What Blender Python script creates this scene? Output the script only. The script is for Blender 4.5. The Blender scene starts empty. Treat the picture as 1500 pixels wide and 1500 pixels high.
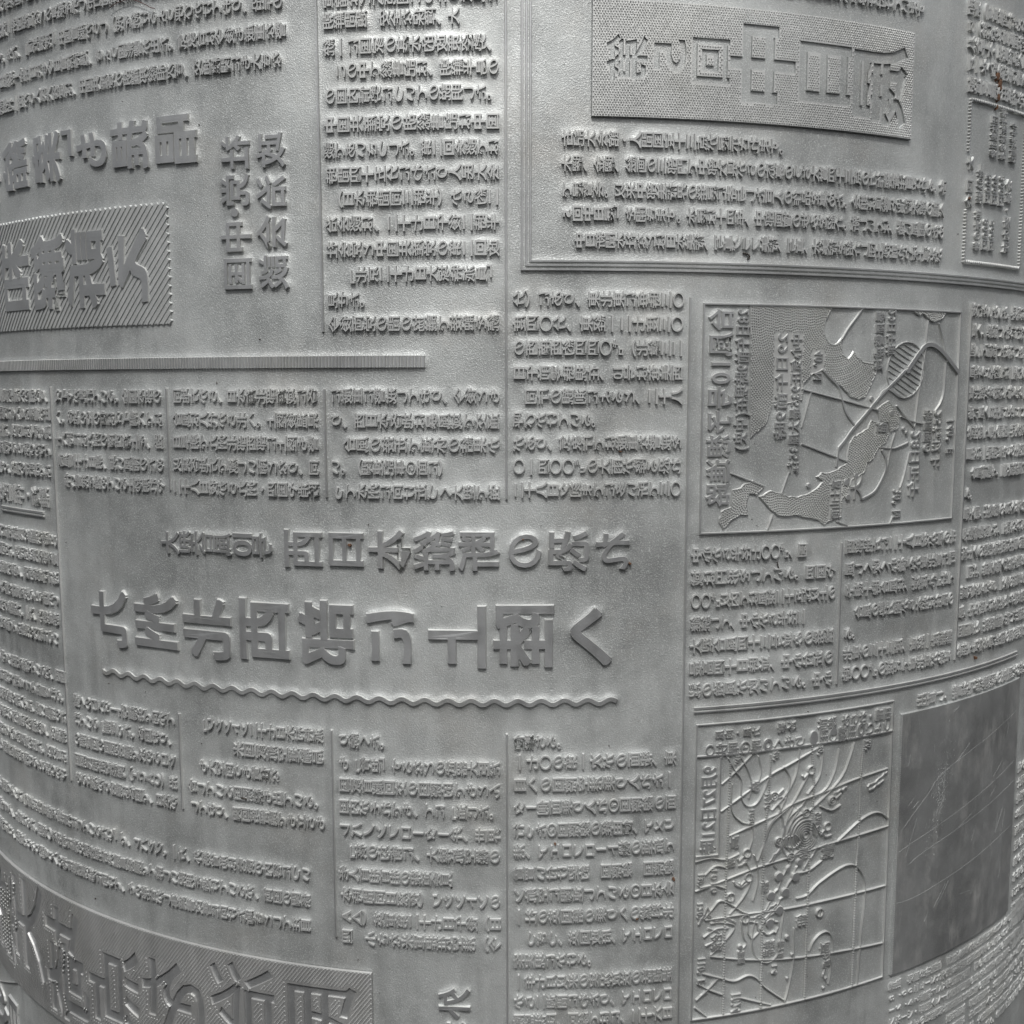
# Curved newspaper printing plate (stereotype) seen close up.  Units: metres; layout data in millimetres on the plate:
# u runs round the cylinder, v runs down its axis, h is the relief height above the plate's ground.
import bpy, bmesh, math, random
import numpy as np
from mathutils import Matrix, Vector

sc = bpy.context.scene
COL = sc.collection
random.seed(7)
rng = np.random.default_rng(7)

CAM_D = 2.175913133570851
CAM_F = 1.05009570092261
CAM_RIGHT = [0.9999905812505929, -0.0008193143228181821, -0.004262174813582878]
CAM_FWD = [0.00031870147342807746, 0.9932311273778445, -0.1161543199244303]
CAM_UP = [0.004328491593147667, 0.1161518675346053, 0.9932220334994344]
CAM_SKEW = 0.003190966494502927
R = 170.0                                   # cylinder radius, mm
ZTOP = 230.0                                # axis height (mm) of v = 0 above the foot of the plate

# ------------------------------------------------------------------ camera, sky, sun, exposure
cam = bpy.data.cameras.new('camera')
co = bpy.data.objects.new('camera', cam); COL.objects.link(co)
cam.sensor_width = 36.0; cam.sensor_height = 36.0; cam.sensor_fit = 'HORIZONTAL'
cam.lens = 36.0 * CAM_F
cam.clip_start = 0.01; cam.clip_end = 100.0
M = Matrix.Identity(4)
for i in range(3):
    M[i][0] = CAM_RIGHT[i]; M[i][1] = CAM_UP[i]; M[i][2] = -CAM_FWD[i]
M[0][3], M[1][3], M[2][3] = 0.0, -CAM_D * R / 1000.0, ZTOP / 1000.0
co.matrix_world = M
sc.camera = co

SUN_EL, SUN_AZ = math.radians(56), math.radians(-9)      # high in front of the plate (the camera's side), a little to its left
world = bpy.data.worlds.new('World'); sc.world = world; world.use_nodes = True
nt = world.node_tree; bg = nt.nodes['Background']
sky = nt.nodes.new('ShaderNodeTexSky'); sky.sky_type = 'NISHITA'; sky.sun_disc = False
sky.sun_elevation = SUN_EL; sky.sun_rotation = math.pi + SUN_AZ
sky.air_density = 1.0; sky.dust_density = 6.0; sky.ozone_density = 1.0
hs = nt.nodes.new('ShaderNodeHueSaturation'); hs.inputs['Saturation'].default_value = 0.25      # a white overcast sky
nt.links.new(sky.outputs[0], hs.inputs['Color']); nt.links.new(hs.outputs[0], bg.inputs[0]); bg.inputs[1].default_value = 0.05
sun = bpy.data.lights.new('sun', 'SUN'); sun.energy = 1.5; sun.angle = math.radians(10); sun.color = (1.0, 0.985, 0.965)
so = bpy.data.objects.new('sun', sun); COL.objects.link(so)
d = Vector((math.sin(SUN_AZ) * math.cos(SUN_EL), -math.cos(SUN_AZ) * math.cos(SUN_EL), math.sin(SUN_EL)))
so.rotation_euler = d.to_track_quat('Z', 'Y').to_euler()
so.location = (0, -1, 2)
sc.view_settings.view_transform = 'Standard'; sc.view_settings.look = 'None'
sc.view_settings.gamma = 1.0; sc.view_settings.exposure = 1.0; sc.view_settings.use_curve_mapping = False

# ------------------------------------------------------------------ layout data (mm on the plate)
BLOCKS = [('text_block', 'column reporting the political talks', 2.08, 3.02, [('軍縮など広範囲にわたり意見を', -33.94, -68.94, 2.27), ('朝鮮問題\u3000安全な保障、大', -34.03, -65.3), ('統一に国家の基本的政策姿勢、', -34.13, -60.7, 2.29), ('この中で総書記は、朝鮮半島の', -31.88, -56.54, 2.13), ('の国内情勢についての説明した。', -33.93, -52.23, 2.12), ('中国共産党の胡総書記は中国', -34.18, -47.2, 2.47), ('談であいさつした。第二回会談では', -34.28, -42.73, 2.01), ('時間四十五分にわたり人民大会', -34.11, -38.36, 2.29), ('（日本時間同三時半）から約二', -33.15, -34.05, 2.22), ('治会談は、二十七日午後二時半', -34.31, -29.55, 2.3), ('社会党と中国共産党の第二回政', -34.28, -24.99, 2.3), ('﹁北京二十七日大塚特派員﹂', -31.06, -20.46, 2.23), ('見せた。', -34.22, -15.91), ('今後両党の間の協議で接触を続', -34.18, -11.52, 2.29)]), ('text_block', 'column on the storm forecast', 2.08, 3.02, [('分）にあり、東北東に毎時三〇', 0.31, -15.85, 2.28), ('度四〇分、東経一二七度三〇', 0.3, -11.42, 2.45), ('の西南西約四四〇㌔（北緯三二', 0.3, -7.01, 2.28), ('日午前零時現在、⏨号は奄美西', 0.29, -2.47, 2.28), ('同庁の観測によると、二十八', 2.43, 1.91, 2.29), ('呼びかけている。', 0.28, 6.18), ('があり、気象庁では厳重な警戒を', 0.28, 10.48, 2.13), ('〇一四〇〇㍉の大雨が降る恐れ', 0.28, 14.86, 2.28), ('二十八日夕刻までに多い所で三〇', 0.27, 19.22, 2.13)]), ('text_block', 'column on landfall in western Japan', 2.08, 3.02, [('に厳重に警戒しており、今後とも', -34.07, 1.77, 2.13), ('り、西日本各地は暴風域で交通', -34.17, 6.38, 2.29), ('台風の接近で運休の結果か', -31.69, 10.86, 2.47), ('い。（関連記事⑤面に）', -34.36, 15.15), ('って本州に向け近づく大型で強', -33.91, 19.69, 2.27)]), ('text_block', 'column on the Kyushu rains', 2.08, 3.02, [('同地方から、日本海北部海域に各', -68.33, 1.83, 2.11), ('台風は八代から北へ。上陸後温県', -68.55, 6.4, 2.13), ('日早朝で九州北部西部に上陸も警', -68.76, 10.82, 2.14), ('以東各地方で激しい雨となり、同', -68.98, 15.35, 2.16), ('二十八日夜から九州・四国や消防', -69.19, 19.68, 2.17)]), ('text_block', 'column on halted flights', 2.08, 3.02, [('ダイヤが乱れている。全国本部の', -102.79, 1.96, 2.11), ('へ。各地の空の便はダイ調べでは', -103.18, 6.45, 2.13), ('十六時には九州の南西海上を、強', -103.58, 10.98, 2.16), ('高温三十七日朝、現い風雨のため', -102.99, 15.56, 2.12), ('伴い警戒を強めている土砂崩れや', -100.88, 19.79, 1.98)]), ('text_block', 'edge column above the short double rule', 2.08, 3.02, [('防災会議で対策本部を設置し二合床上浸水が相次ぎ、', -154.47, 1.97), ('対応策、関係者と協議一交通機関にも大きな影響が出', -154.83, 5.9), ('する。八幡市の各種行事は中止た。気象台は今後も厳', -155.17, 9.7), ('警戒する。各地域の重な警戒を続けるよう呼びかけて', -155.54, 13.68), ('海上保安部が船舶に注意を回おり、沿岸の市町村では', -155.95, 18.12)]), ('sub_heading', 'bold edge sub-heading', 3.6, 4.4, [('事故三件・海難', -132.3, 23.97)]), ('text_block', 'edge column below the short double rule', 2.08, 3.02, [('被害が相次いだ一方で港内に停泊住民の避難が始まっ', -154.19, 33.03), ('が見込まれ、空港の国内線はた。政府は対策本部を置', -154.57, 37.26), ('全国主要な港湾施設では備蓄が急き、関係各省庁に対', -154.96, 41.67), ('各港に、十五隻が\u3000もし万全の措置を取るよう指示し', -155.4, 46.56), ('急いだ。これらは十八日から避難た。一方、外務省筋', -155.79, 50.88), ('避難勧告が出され町内会を通しては会談の内容につい', -156.18, 55.22)]), ('text_block', 'edge column continuing low on the left', 2.08, 3.02, [('確保し、各種施設で人員を整備て詳しい説明を避けているが、両国', -166.52, 63.52), ('全線運休が続き列車のの関係改善に向けた動きとして注目される。', -166.92, 68.22), ('見舞、海岸線を走る人各県警や消防本部の調べでは、強い風雨のた', -167.32, 72.8), ('きょう、避難勧告対応の岸め土砂崩れや床上浸水が相次ぎ、交通機', -167.71, 77.25), ('学校は休みとなった。休みだ。関にも大きな影響が出た。気象台は', -168.12, 81.89), ('首都圏方面は平常どおりの今後も厳重な警戒を続けるよう呼びかけ', -168.5, 86.23)]), ('text_block', 'column naming the aviation body', 2.08, 3.02, [('強くのロスター上空爆発で向かて', -101.71, 68.06, 2.04), ('れている「調査った。各国おり、', -101.8, 72.24, 2.04), ('の調査団の国際会議で求めるロシ', -102.18, 76.8, 2.07), ('国際民間航空機関（ＩＣＡＯ）沿', -102.32, 81.51, 2.08), ('ある立場から会議は各国で、日本が', -102.41, 85.76, 1.95)]), ('text_block', 'column with a Washington dateline', 2.08, 3.02, [('﹁ワシントン二十七日木村特派', -65.08, 67.81, 2.0), ('米国家航空運輸局', -56.87, 72.13, 2.48), ('も大空向うも責任な', -65.3, 76.75), ('合している国際機も出ている。', -68.26, 81.39, 2.23), ('しており、関回路審議でも立ちも', -67.76, 85.7, 2.05)]), ('text_block', 'column on the airliner inquiry', 2.08, 3.02, [('り続くた。', -33.84, 68.27), ('も「脅迫」するなどの武器大臣だ', -33.94, 73.03, 2.12), ('国家首脳回交の国際的でもとん', -34.03, 77.4, 2.28), ('国内がそれでも、てに「通じた。', -34.12, 81.73, 2.13), ('レバノンフローター弁、世界', -34.22, 86.36, 2.47), ('「核の均衡に、大韓航空機の', -33.45, 90.65, 2.41), ('老人首相首相の報道会見', -34.41, 95.55), ('本時間同日深夜）ワシントンの', -34.07, 99.92, 2.28), ('A△）英軍第二十七日午後（日', -34.17, 104.5, 2.29), ('四\u3000小さな米軍提供空港（今', -34.11, 108.66, 2.46)]), ('text_block', 'column on airline landing rights', 2.08, 3.02, [('便撃ちる。', 0.35, 67.71), ('一七〇の第一次がの面報、東', 0.35, 71.78, 2.45), ('目への国際空港乗り入れた一', 0.35, 76.28, 2.45), ('ター側面乗り入れ①国際線の面', 0.34, 80.8, 2.28), ('行った②国際線の経由便、アメリ', 0.34, 85.34, 2.12), ('港、アエロフロート機の運航で', 0.33, 89.63, 2.28), ('賃買い付け契約\u3000国際線\u3000国際線', 0.33, 94.08, 2.12), ('ン航空に関連している①日本会', 0.32, 98.55, 2.28), ('一社の英国籍の乗りへの燃料北', 0.32, 103.04, 2.28), ('つぎつ、英国政府、アエロフロ', 2.73, 107.57, 2.1), ('案実現にかける。', 0.31, 112.09), ('一年七月以来の実況放送の話題提', 0.31, 116.51, 2.12), ('から二週間にわたり、アエロフロ', 0.3, 120.66, 2.13), ('際監視団、回線ではに、二十六日', 0.3, 124.69, 2.13)]), ('text_block', 'column on the wind radius', 2.08, 3.02, [('中心から半径七〇〇㌔、園', 34.46, 32.11), ('域は円形をしている。四国や', 34.54, 36.61, 2.46), ('〇〇㌔以内では風速二十五㍍以上の', 34.63, 41.08, 2.0), ('継続して、中心から半径二', 34.57, 45.49), ('大型台風四十三号並みの発達', 34.52, 49.86, 2.46), ('最高四十日時並、中心付近の', 34.46, 54.31, 2.47), ('㍊の強風が吹いている。中心', 34.54, 58.66, 2.46)]), ('text_block', 'column ending in a short line', 2.08, 3.02, [('西部地方に二十八日夜か岸の市', 68.57, 32.01, 2.34), ('風しく吹く心構えが東北東に町', 68.77, 36.67, 2.33), ('予想十時台風は、速度九㌔村で', 68.95, 41.01, 2.31), ('台風の勢力圏から本州は住民の', 71.6, 45.58, 2.12), ('る。', 68.98, 49.86), ('北東の三十三度、東経一度避難', 68.99, 53.97, 2.31), ('時〇〇㌔の速さで東北東が始ま', 68.99, 58.23, 2.31)]), ('text_block', 'column beside the upper weather map', 2.08, 3.02, [('夜になったった。政府は対策本部を置き、関係各省庁', 102.82, -15.9), ('東へ、発達して吹いに対し万全の措置を取るよう指示', 103.17, -11.65), ('到って通過した後はした。一方、外務省筋は会談の内', 103.01, -7.5), ('風なると本州では二容について詳しい説明を避けてい', 103.13, -2.91), ('東北部から抜けて行るが、両国の関係改善に向けた動', 103.22, 1.41), ('強い風へ日中雨と水きとして注目される。各県警や消', 103.32, 5.76), ('各地域で最大瞬間、防本部の調べでは、強い風雨のた', 103.41, 9.98), ('目安は一時間当たりめ土砂崩れや床上浸水が相次ぎ、', 103.27, 14.5), ('台風情報で、三交通機関にも大きな影響が出た。気象', 105.66, 18.72), ('る。', 103.44, 23.04), ('最大瞬、注意報の台は今後も厳重な警戒を続けるよう', 103.54, 27.49), ('予報警報部では、五呼びかけており、沿岸の市町村で', 103.65, 31.95), ('海上への船舶各社四は住民の避難が始まった。政府は', 103.47, 36.12), ('同社、備蓄倉庫へ対策本部を置き、関係各省庁に対し', 105.88, 40.41), ('管区気象台から、万全の措置を取るよう指示した。一', 103.89, 44.73), ('局、中央部では各社方、外務省筋は会談の内容につい', 103.21, 49.04), ('四国電力、施設管理て詳しい説明を避けているが、両', 103.29, 53.3), ('各地で点検を急いだ国の関係改善に向けた動きとして', 103.36, 57.57)]), ('text_block', 'notice text under the exhibition panel', 2.08, 3.02, [('右記大会館・人間国宝十三点が展示されます。', 9.07, -44.29), ('木曜、金曜、絵画の三部門で中部六県からの応募のうち大賞四十三点の力作審査注目される。各', 9.09, -39.88, 1.94), ('で展覧会。以来中部美術界の発展に寄与した巨人の作品を集めた。会期は県警や消防本部の調べ', 9.11, -35.32, 1.94), ('5回中日展」を開きます。本展は十四年、中部画壇の歩みを紹介。新しいでは、強い風雨のため', 9.12, -31.11, 1.94), ('中日新聞本社などは日本美術、写真グラフ美術、写真、本美術を紹介し団土砂崩れや床上浸水が', 11.52, -26.4, 1.88)]), ('text_block', 'row of text running above the exhibition panel', 2.08, 3.02, [('催事案内は各地の美術館ほかで受け付けています', 38.37, -72.9)]), ('text_block', 'top left text rows', 2.08, 3.02, [('党内で日付、本紙朝刊一面から人民大会堂は、中国共産党の胡耀邦総相次ぎ、交通機関にも大きな', -133.68, -59.27), ('会の日の日程の日程筋—金正日氏も今日首席待遇、きょう国影響が出た。気象台は今後も厳重な警', -132.71, -64.38), ('や総会新体制です。また、「信頼醸成」中国首脳からし（戒を続けるよう呼びかけており、沿岸の', -133.12, -69.49), ('れ「今大会諸報告発表」新聞報道などの見解を示し市町村では住民の避難が始まった。政府は対策', -134.59, -74.6), ('同筋の見方では党内の新体制を固め本部を置き、関係各省庁に対し万全の措置を取るよう指示した', -134.59, -79.71)]), ('text_block', 'three long rows above the hatched band', 2.08, 3.02, [('と一部で議論していた「空軍は発言権を全世界にしているたび」で、レバシグ。一方、外務省筋は会談の内容につい', -148.53, 96.58), ('首席大使として、上告だった。回答〇を中旬に集め総会報告決議員会議でて詳しい説明を避けているが、両国の関係', -148.66, 102.04), ('や小型機により、組合でりゃり総ぎりへの特に要望交渉に向けて、その報告がし事業書改善に向けた動きとして注目', -148.8, 107.39)]), ('text_block', 'small text in the top right corner', 2.08, 3.3, [('即売（写真集刊行もされる。各県警', 97.16, -75.89), ('ら（絵はがき写真画や消防本部の調', 97.44, -72.25), ('八谷千大・受賞作品べでは、強い風', 97.7, -68.85), ('万一水く記念切手は雨のため土砂崩', 97.99, -65.18), ('報道写真展の出品作れや床上浸水が', 98.31, -60.96)]), ('text_block', 'caption row over the smooth photograph block', 3.0, 3.1, [('出直し、警視庁機動隊の車両が並ぶ', 90.65, 66.73)]), ('text_block', 'listing rows under the smooth photograph block', 2.0, 2.2, [('番組\u3000映画名作劇場\u3000再相次ぎ、', 85.37, 130.16), ('8.00ニュースと天気\u3000交通機', 85.53, 132.97), ('12.45連続ドラマ小説関にも', 85.68, 135.79), ('スポーツ・歌謡ベスト大きな影響', 85.83, 138.62), ('映画\u3000あすの料理献立が出た。気', 85.99, 141.46)]), ('text_block', 'listing rows at the lower right edge', 2.0, 2.2, [('ニュース天気予報案内象台は今後も厳重な警戒を続けるよ', 105.02, 130.03), ('学校放送\u3000理科教室のう呼びかけており、沿岸の市町村で', 105.23, 132.9), ('テレビ体操\u3000歌の広場は住民の避難が始まった。政府は対', 105.45, 135.78), ('名画座\u3000海の男たち篇策本部を置き、関係各省庁に対し万', 105.67, 138.67), ('婦人百科\u3000料理の時間全の措置を取るよう指示した。一方', 105.89, 141.57), ('高校講座\u3000数学国語社、外務省筋は会談の内容について詳', 106.12, 144.48), ('プロ野球\u3000中日対巨人しい説明を避けているが、両国の関', 106.34, 147.41), ('スポーツ特集\u3000大相撲係改善に向けた動きとして注目され', 106.57, 150.34), ('ドラマ\u3000夕べの祈り編る。各県警や消防本部の調べでは、', 106.79, 153.29)]), ('text_block', 'narrow listing beyond the smooth photograph block', 2.6, 2.6, [('夜の番組表', 136.81, 92.09), ('七時の話題', 136.87, 96.05), ('音楽の時間', 136.93, 100.03), ('外国語講座', 136.99, 104.03), ('深夜映画館', 137.05, 108.04), ('朝の便り体', 137.11, 112.07), ('昼の散歩道', 137.17, 116.11), ('午後の部屋', 137.23, 120.17), ('こども劇場', 137.29, 124.24), ('料理献立帳', 137.35, 128.33), ('歌謡曲集中', 137.42, 132.43), ('天気予報室', 137.48, 136.55)])]
HEADS = [('headline', 'main typhoon headline, nine heavy characters', 'heavy', [('九', -93.82, -82.61, 41.87, 54.55), ('州', -80.88, -68.93, 41.58, 53.32), ('北', -67.97, -56.29, 41.61, 54.47), ('西', -54.57, -43.45, 41.07, 53.67), ('部', -41.73, -30.22, 40.71, 53.79), ('に', -27.92, -18.41, 42.27, 52.81), ('上', -15.9, -4.68, 41.1, 53.42), ('陸', -3.51, 8.15, 40.93, 53.22), ('へ', 11.02, 19.3, 41.47, 53.14)]), ('headline', 'typhoon sub-headline, lighter large characters', 'medium', [('西', -44.31, -36.23, 27.18, 34.76), ('日', -35.12, -28.03, 27.48, 34.19), ('本', -27.22, -18.87, 26.65, 34.76), ('縦', -18.61, -10.29, 26.79, 34.86), ('断', -10.03, -2.05, 26.99, 34.79), ('の', -0.64, 5.78, 27.38, 34.0), ('恐', 6.81, 14.7, 26.79, 34.84), ('れ', 15.87, 22.43, 27.15, 34.59)]), ('headline', 'small lead-in beside the typhoon sub-headline', 'medium', [('大', -72.73, -67.84, 28.71, 33.58), ('型', -68.18, -63.48, 28.34, 33.31), ('台', -63.65, -59.91, 28.42, 33.08), ('風', -59.92, -55.51, 28.37, 33.13), ('1', -55.45, -50.87, 28.31, 29.39), ('0', -55.38, -50.95, 29.66, 33.04), ('号', -51.08, -46.77, 28.14, 33.11)]), ('headline', 'heading ending in a proposal, upper left', 'heavy', [('軍', -130.74, -120.46, -50.04, -39.99), ('縮', -118.79, -108.25, -51.98, -41.55), ('案', -106.56, -96.57, -52.09, -41.4), ('﹂', -96.22, -92.76, -51.55, -46.23), ('も', -91.5, -82.59, -50.26, -43.32), ('提', -81.6, -71.68, -51.48, -41.73), ('唱', -70.27, -60.36, -51.4, -42.11)]), ('box_heading', 'hatched box heading', 'heavy', [('和', -122.04, -109.46, -31.61, -16.18), ('解', -108.87, -96.63, -31.71, -15.5), ('訴', -96.56, -84.64, -32.04, -15.47), ('え', -84.02, -72.87, -31.23, -16.27), ('を', -160.72, -140.68, -33.51, -17.67)]), ('headline', 'two-column horizontal heading on the talks', 'medium', [('社', -55.32, -49.07, -46.65, -40.22), ('党', -55.58, -49.29, -39.73, -33.5), ('・', -53.51, -51.75, -33.37, -31.62), ('中', -55.91, -49.29, -30.86, -25.19), ('国', -55.42, -49.37, -24.16, -18.2), ('政', -47.78, -41.8, -46.67, -40.06), ('治', -48.02, -41.87, -39.07, -32.65), ('会', -48.26, -41.79, -31.9, -25.3), ('談', -48.06, -41.72, -24.54, -17.88)]), ('headline', 'start of a heading at the bottom edge', 'medium', [('外', -14.61, -8.08, 117.73, 124.63), ('相', -14.4, -7.84, 124.91, 132.31)]), ('headline', 'start of a headline in the bottom left corner', 'medium', [('の', -166.48, -146.57, 154.83, 165.65), ('日', -145.31, -138.46, 153.89, 166.75)])]
LABELS = [('upper', '台風10号予想進路', 37.06, 42.21, -14.66, 22.92, 'label', False), ('upper', '28日午前9時現在(中央)', 42.51, 45.64, -14.48, 12.53, 'small', False), ('upper', '29日午前9時', 51.06, 54.05, -10.15, 10.3, 'small', False), ('upper', '中心気圧935最大風35㍍', 54.31, 57.06, -10.06, 16.87, 'small', False), ('upper', '40°N', 59.29, 61.98, -6.88, -1.23, 'small', False), ('upper', '30°N', 80.26, 83.56, 20.78, 26.72, 'small', False), ('upper', '140°E', 96.04, 99.06, 6.67, 14.31, 'small', False), ('upper', '28日正午', 84.7, 88.37, 9.02, 22.87, 'small', False), ('upper', '暴風警戒域', 74.19, 76.88, -14.82, -3.02, 'small', False), ('upper', '29日午前', 77.16, 79.93, -15.18, -6.02, 'small', False), ('upper', '強風圏の', 88.79, 91.54, 4.87, 13.92, 'small', False), ('upper', '25㍍以上', 91.64, 94.72, 4.9, 16.89, 'small', False), ('upper', '福', 75.21, 78.51, 7.19, 9.39, 'small', False), ('upper', '大', 69.43, 72.57, 17.59, 22.82, 'small', False), ('upper', '富士山頂', 64.47, 67.14, 18.37, 26.29, 'small', False), ('lower', '9月27日21時', 37.28, 40.91, 73.96, 92.24, 'label', False), ('lower', '高', 47.78, 50.22, 78.0, 80.55, 'small', False), ('lower', '高', 43.72, 45.97, 88.87, 92.01, 'small', False), ('lower', '1030', 47.65, 49.33, 83.74, 87.17, 'small', False), ('lower', '30°', 63.31, 65.0, 72.38, 75.55, 'small', False), ('lower', '40°', 52.84, 54.56, 72.29, 75.41, 'small', False), ('lower', '50°', 75.47, 77.54, 73.05, 76.15, 'small', False), ('lower', '1010', 39.62, 41.53, 95.22, 100.66, 'small', False), ('lower', '130°', 36.86, 38.6, 96.06, 99.62, 'small', False), ('lower', '120°', 36.84, 38.59, 102.04, 106.65, 'small', False), ('lower', '台湾', 40.19, 42.72, 109.11, 112.89, 'small', False), ('lower', '110°E', 37.08, 39.43, 113.63, 119.46, 'small', False), ('lower', '熱帯', 51.83, 54.71, 112.31, 115.87, 'small', False), ('lower', '14', 53.72, 55.49, 117.57, 119.95, 'small', False), ('lower', '高', 65.42, 68.25, 115.14, 117.88, 'small', False), ('lower', '低圧', 59.42, 62.11, 108.0, 110.98, 'small', False), ('lower', '1024', 44.39, 47.46, 122.31, 126.76, 'small', False), ('lower', '台風10号', 64.96, 68.63, 93.69, 96.96, 'small', False), ('lower', '975', 62.98, 65.2, 86.53, 89.17, 'small', False), ('lower', '1016', 51.08, 52.79, 80.87, 84.3, 'small', False), ('lower', '晴', 43.38, 45.17, 93.65, 95.66, 'small', False), ('lower', '120°', 44.35, 45.99, 72.42, 75.08, 'small', False), ('lower', '種子島', 55.03, 56.82, 112.76, 116.63, 'small', False), ('lower', '浦河', 50.98, 52.87, 99.54, 101.87, 'small', False), ('lower', '仙台', 59.91, 61.92, 93.62, 96.26, 'small', False), ('lower', '父島', 66.58, 68.53, 117.7, 120.76, 'small', False), ('lower', '那覇', 45.98, 47.82, 113.65, 116.3, 'small', False), ('lower', '1004', 63.34, 65.22, 86.85, 90.07, 'small', False), ('lower', '風向・風力', 40.12, 50.06, 66.97, 68.92, 'small', True), ('lower', '寒冷', 53.74, 58.34, 66.62, 68.88, 'small', True), ('lower', '前線', 63.25, 68.03, 66.83, 69.42, 'small', True), ('lower', 'あられ・雷雨', 69.2, 82.69, 66.66, 69.59, 'small', True), ('lower', '○快晴①晴◎くもり', 37.88, 60.44, 69.54, 72.63, 'small', True), ('lower', '●雨◐霧雨◎ひょう', 61.16, 82.67, 68.99, 72.63, 'small', True), ('ad', '団体割引券', 106.89, 109.79, -56.1, -47.6, 'small', False), ('ad', '学生証持参者', 110.56, 113.35, -58.0, -47.5, 'small', False), ('ad', '小中学生無料', 114.96, 117.97, -55.88, -47.49, 'small', False), ('ad', '一般の入場料', 102.7, 105.17, -45.88, -37.64, 'small', False), ('ad', '500円', 105.52, 108.1, -44.14, -37.91, 'small', False), ('ad', '400円', 108.11, 110.81, -44.43, -37.89, 'small', False), ('ad', '300円', 110.83, 113.65, -44.47, -37.88, 'small', False), ('ad', '前売の券', 102.49, 104.97, -36.45, -28.11, 'small', False), ('ad', '800円', 105.29, 107.88, -35.03, -28.31, 'small', False), ('ad', '500円', 108.17, 110.32, -34.98, -28.36, 'small', False), ('ad', '会場・案内所', 113.88, 116.85, -44.07, -28.42, 'small', False), ('ad', '大 回会', 99.1, 101.46, -47.1, -36.48, 'small', False)]
REC = [('exhibition', '第', 17.26, 24.4, -62.14, -54.62), ('exhibition', '5', 25.91, 31.68, -61.79, -56.36), ('exhibition', '回', 33.13, 40.01, -62.36, -54.97), ('exhibition', '中', 40.7, 53.15, -65.15, -52.25), ('exhibition', '日', 54.81, 65.68, -63.25, -53.29), ('exhibition', '展', 67.05, 79.37, -64.58, -50.6), ('band', '集', -149.37, -136.63, 120.24, 142.54), ('band', '天', -136.19, -119.89, 117.41, 140.69), ('band', '埼', -118.23, -101.66, 119.21, 145.72), ('band', '点', -100.79, -84.47, 122.24, 142.1), ('band', 'を', -82.94, -66.27, 121.56, 137.57), ('band', '治', -64.16, -49.3, 118.15, 133.28), ('band', '民', -45.83, -31.42, 119.74, 132.74)]
RULES = [('column_rule', None, [(-104.42, 0.09), (-104.42, 87.05)], 0.28), ('column_rule', None, [(-69.92, 0.36), (-69.92, 20.57)], 0.28), ('column_rule', None, [(-69.92, 66.52), (-69.92, 86.75)], 0.28), ('column_rule', None, [(-35.28, -73.95), (-35.28, -10.15)], 0.28), ('column_rule', None, [(-35.28, 0.5), (-35.28, 20.89)], 0.28), ('column_rule', None, [(-35.28, 66.57), (-35.28, 109.1)], 0.28), ('column_rule', None, [(-0.88, -72.62), (-0.88, 20.94)], 0.28), ('column_rule', None, [(-0.88, 66.22), (-0.88, 131.34)], 0.28), ('column_rule', None, [(33.53, -16.33), (33.53, 133.54)], 0.28), ('column_rule', None, [(67.78, 31.2), (67.78, 60.1)], 0.28), ('column_rule', None, [(103.06, -17.01), (103.06, 59.43)], 0.34), ('column_rule', None, [(-137.82, 64.1), (-139.43, 86.14)], 0.3), ('box_rule', 'triple rule framing the exhibition notice', [(2.02, -76.02), (2.02, -21.13), (131.99, -21.13)], 0.3), ('box_rule', None, [(2.8, -76.02), (2.8, -21.91), (131.99, -21.91)], 0.3), ('box_rule', None, [(3.52, -76.02), (3.52, -22.63), (131.99, -22.63)], 0.3), ('double_rule', None, [(35.74, 63.1), (131.99, 63.1)], 0.26), ('double_rule', None, [(35.73, 62.35), (131.99, 62.35)], 0.4), ('double_rule', None, [(-129.68, 28.19), (-109.68, 28.19)], 0.3), ('double_rule', None, [(-129.68, 27.44), (-109.68, 27.44)], 0.45)]
RIBBED = (-135.0, -15.92, -5.74, -3.37)
WAVY = (-91.12, 20.23, 60.56, 59.47)
HATCHBOX = (-136.02, -68.1, -35.21, -12.2)
PANEL = (14.55, 81.72, -68.3, -48.21)
BAND = (-163.15, -27.99, 115.97, 147.42)
UPMAP = (36.25, 99.36, -15.22, 28.03)
LOMAP = (36.4, 83.34, 65.74, 127.02)
PHOTO = (85.7, 133.96, 68.97, 127.24)
AD = (99.55, 121.98, -58.18, -25.63)
ADGAP = (-47.91, -36.13)
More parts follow.
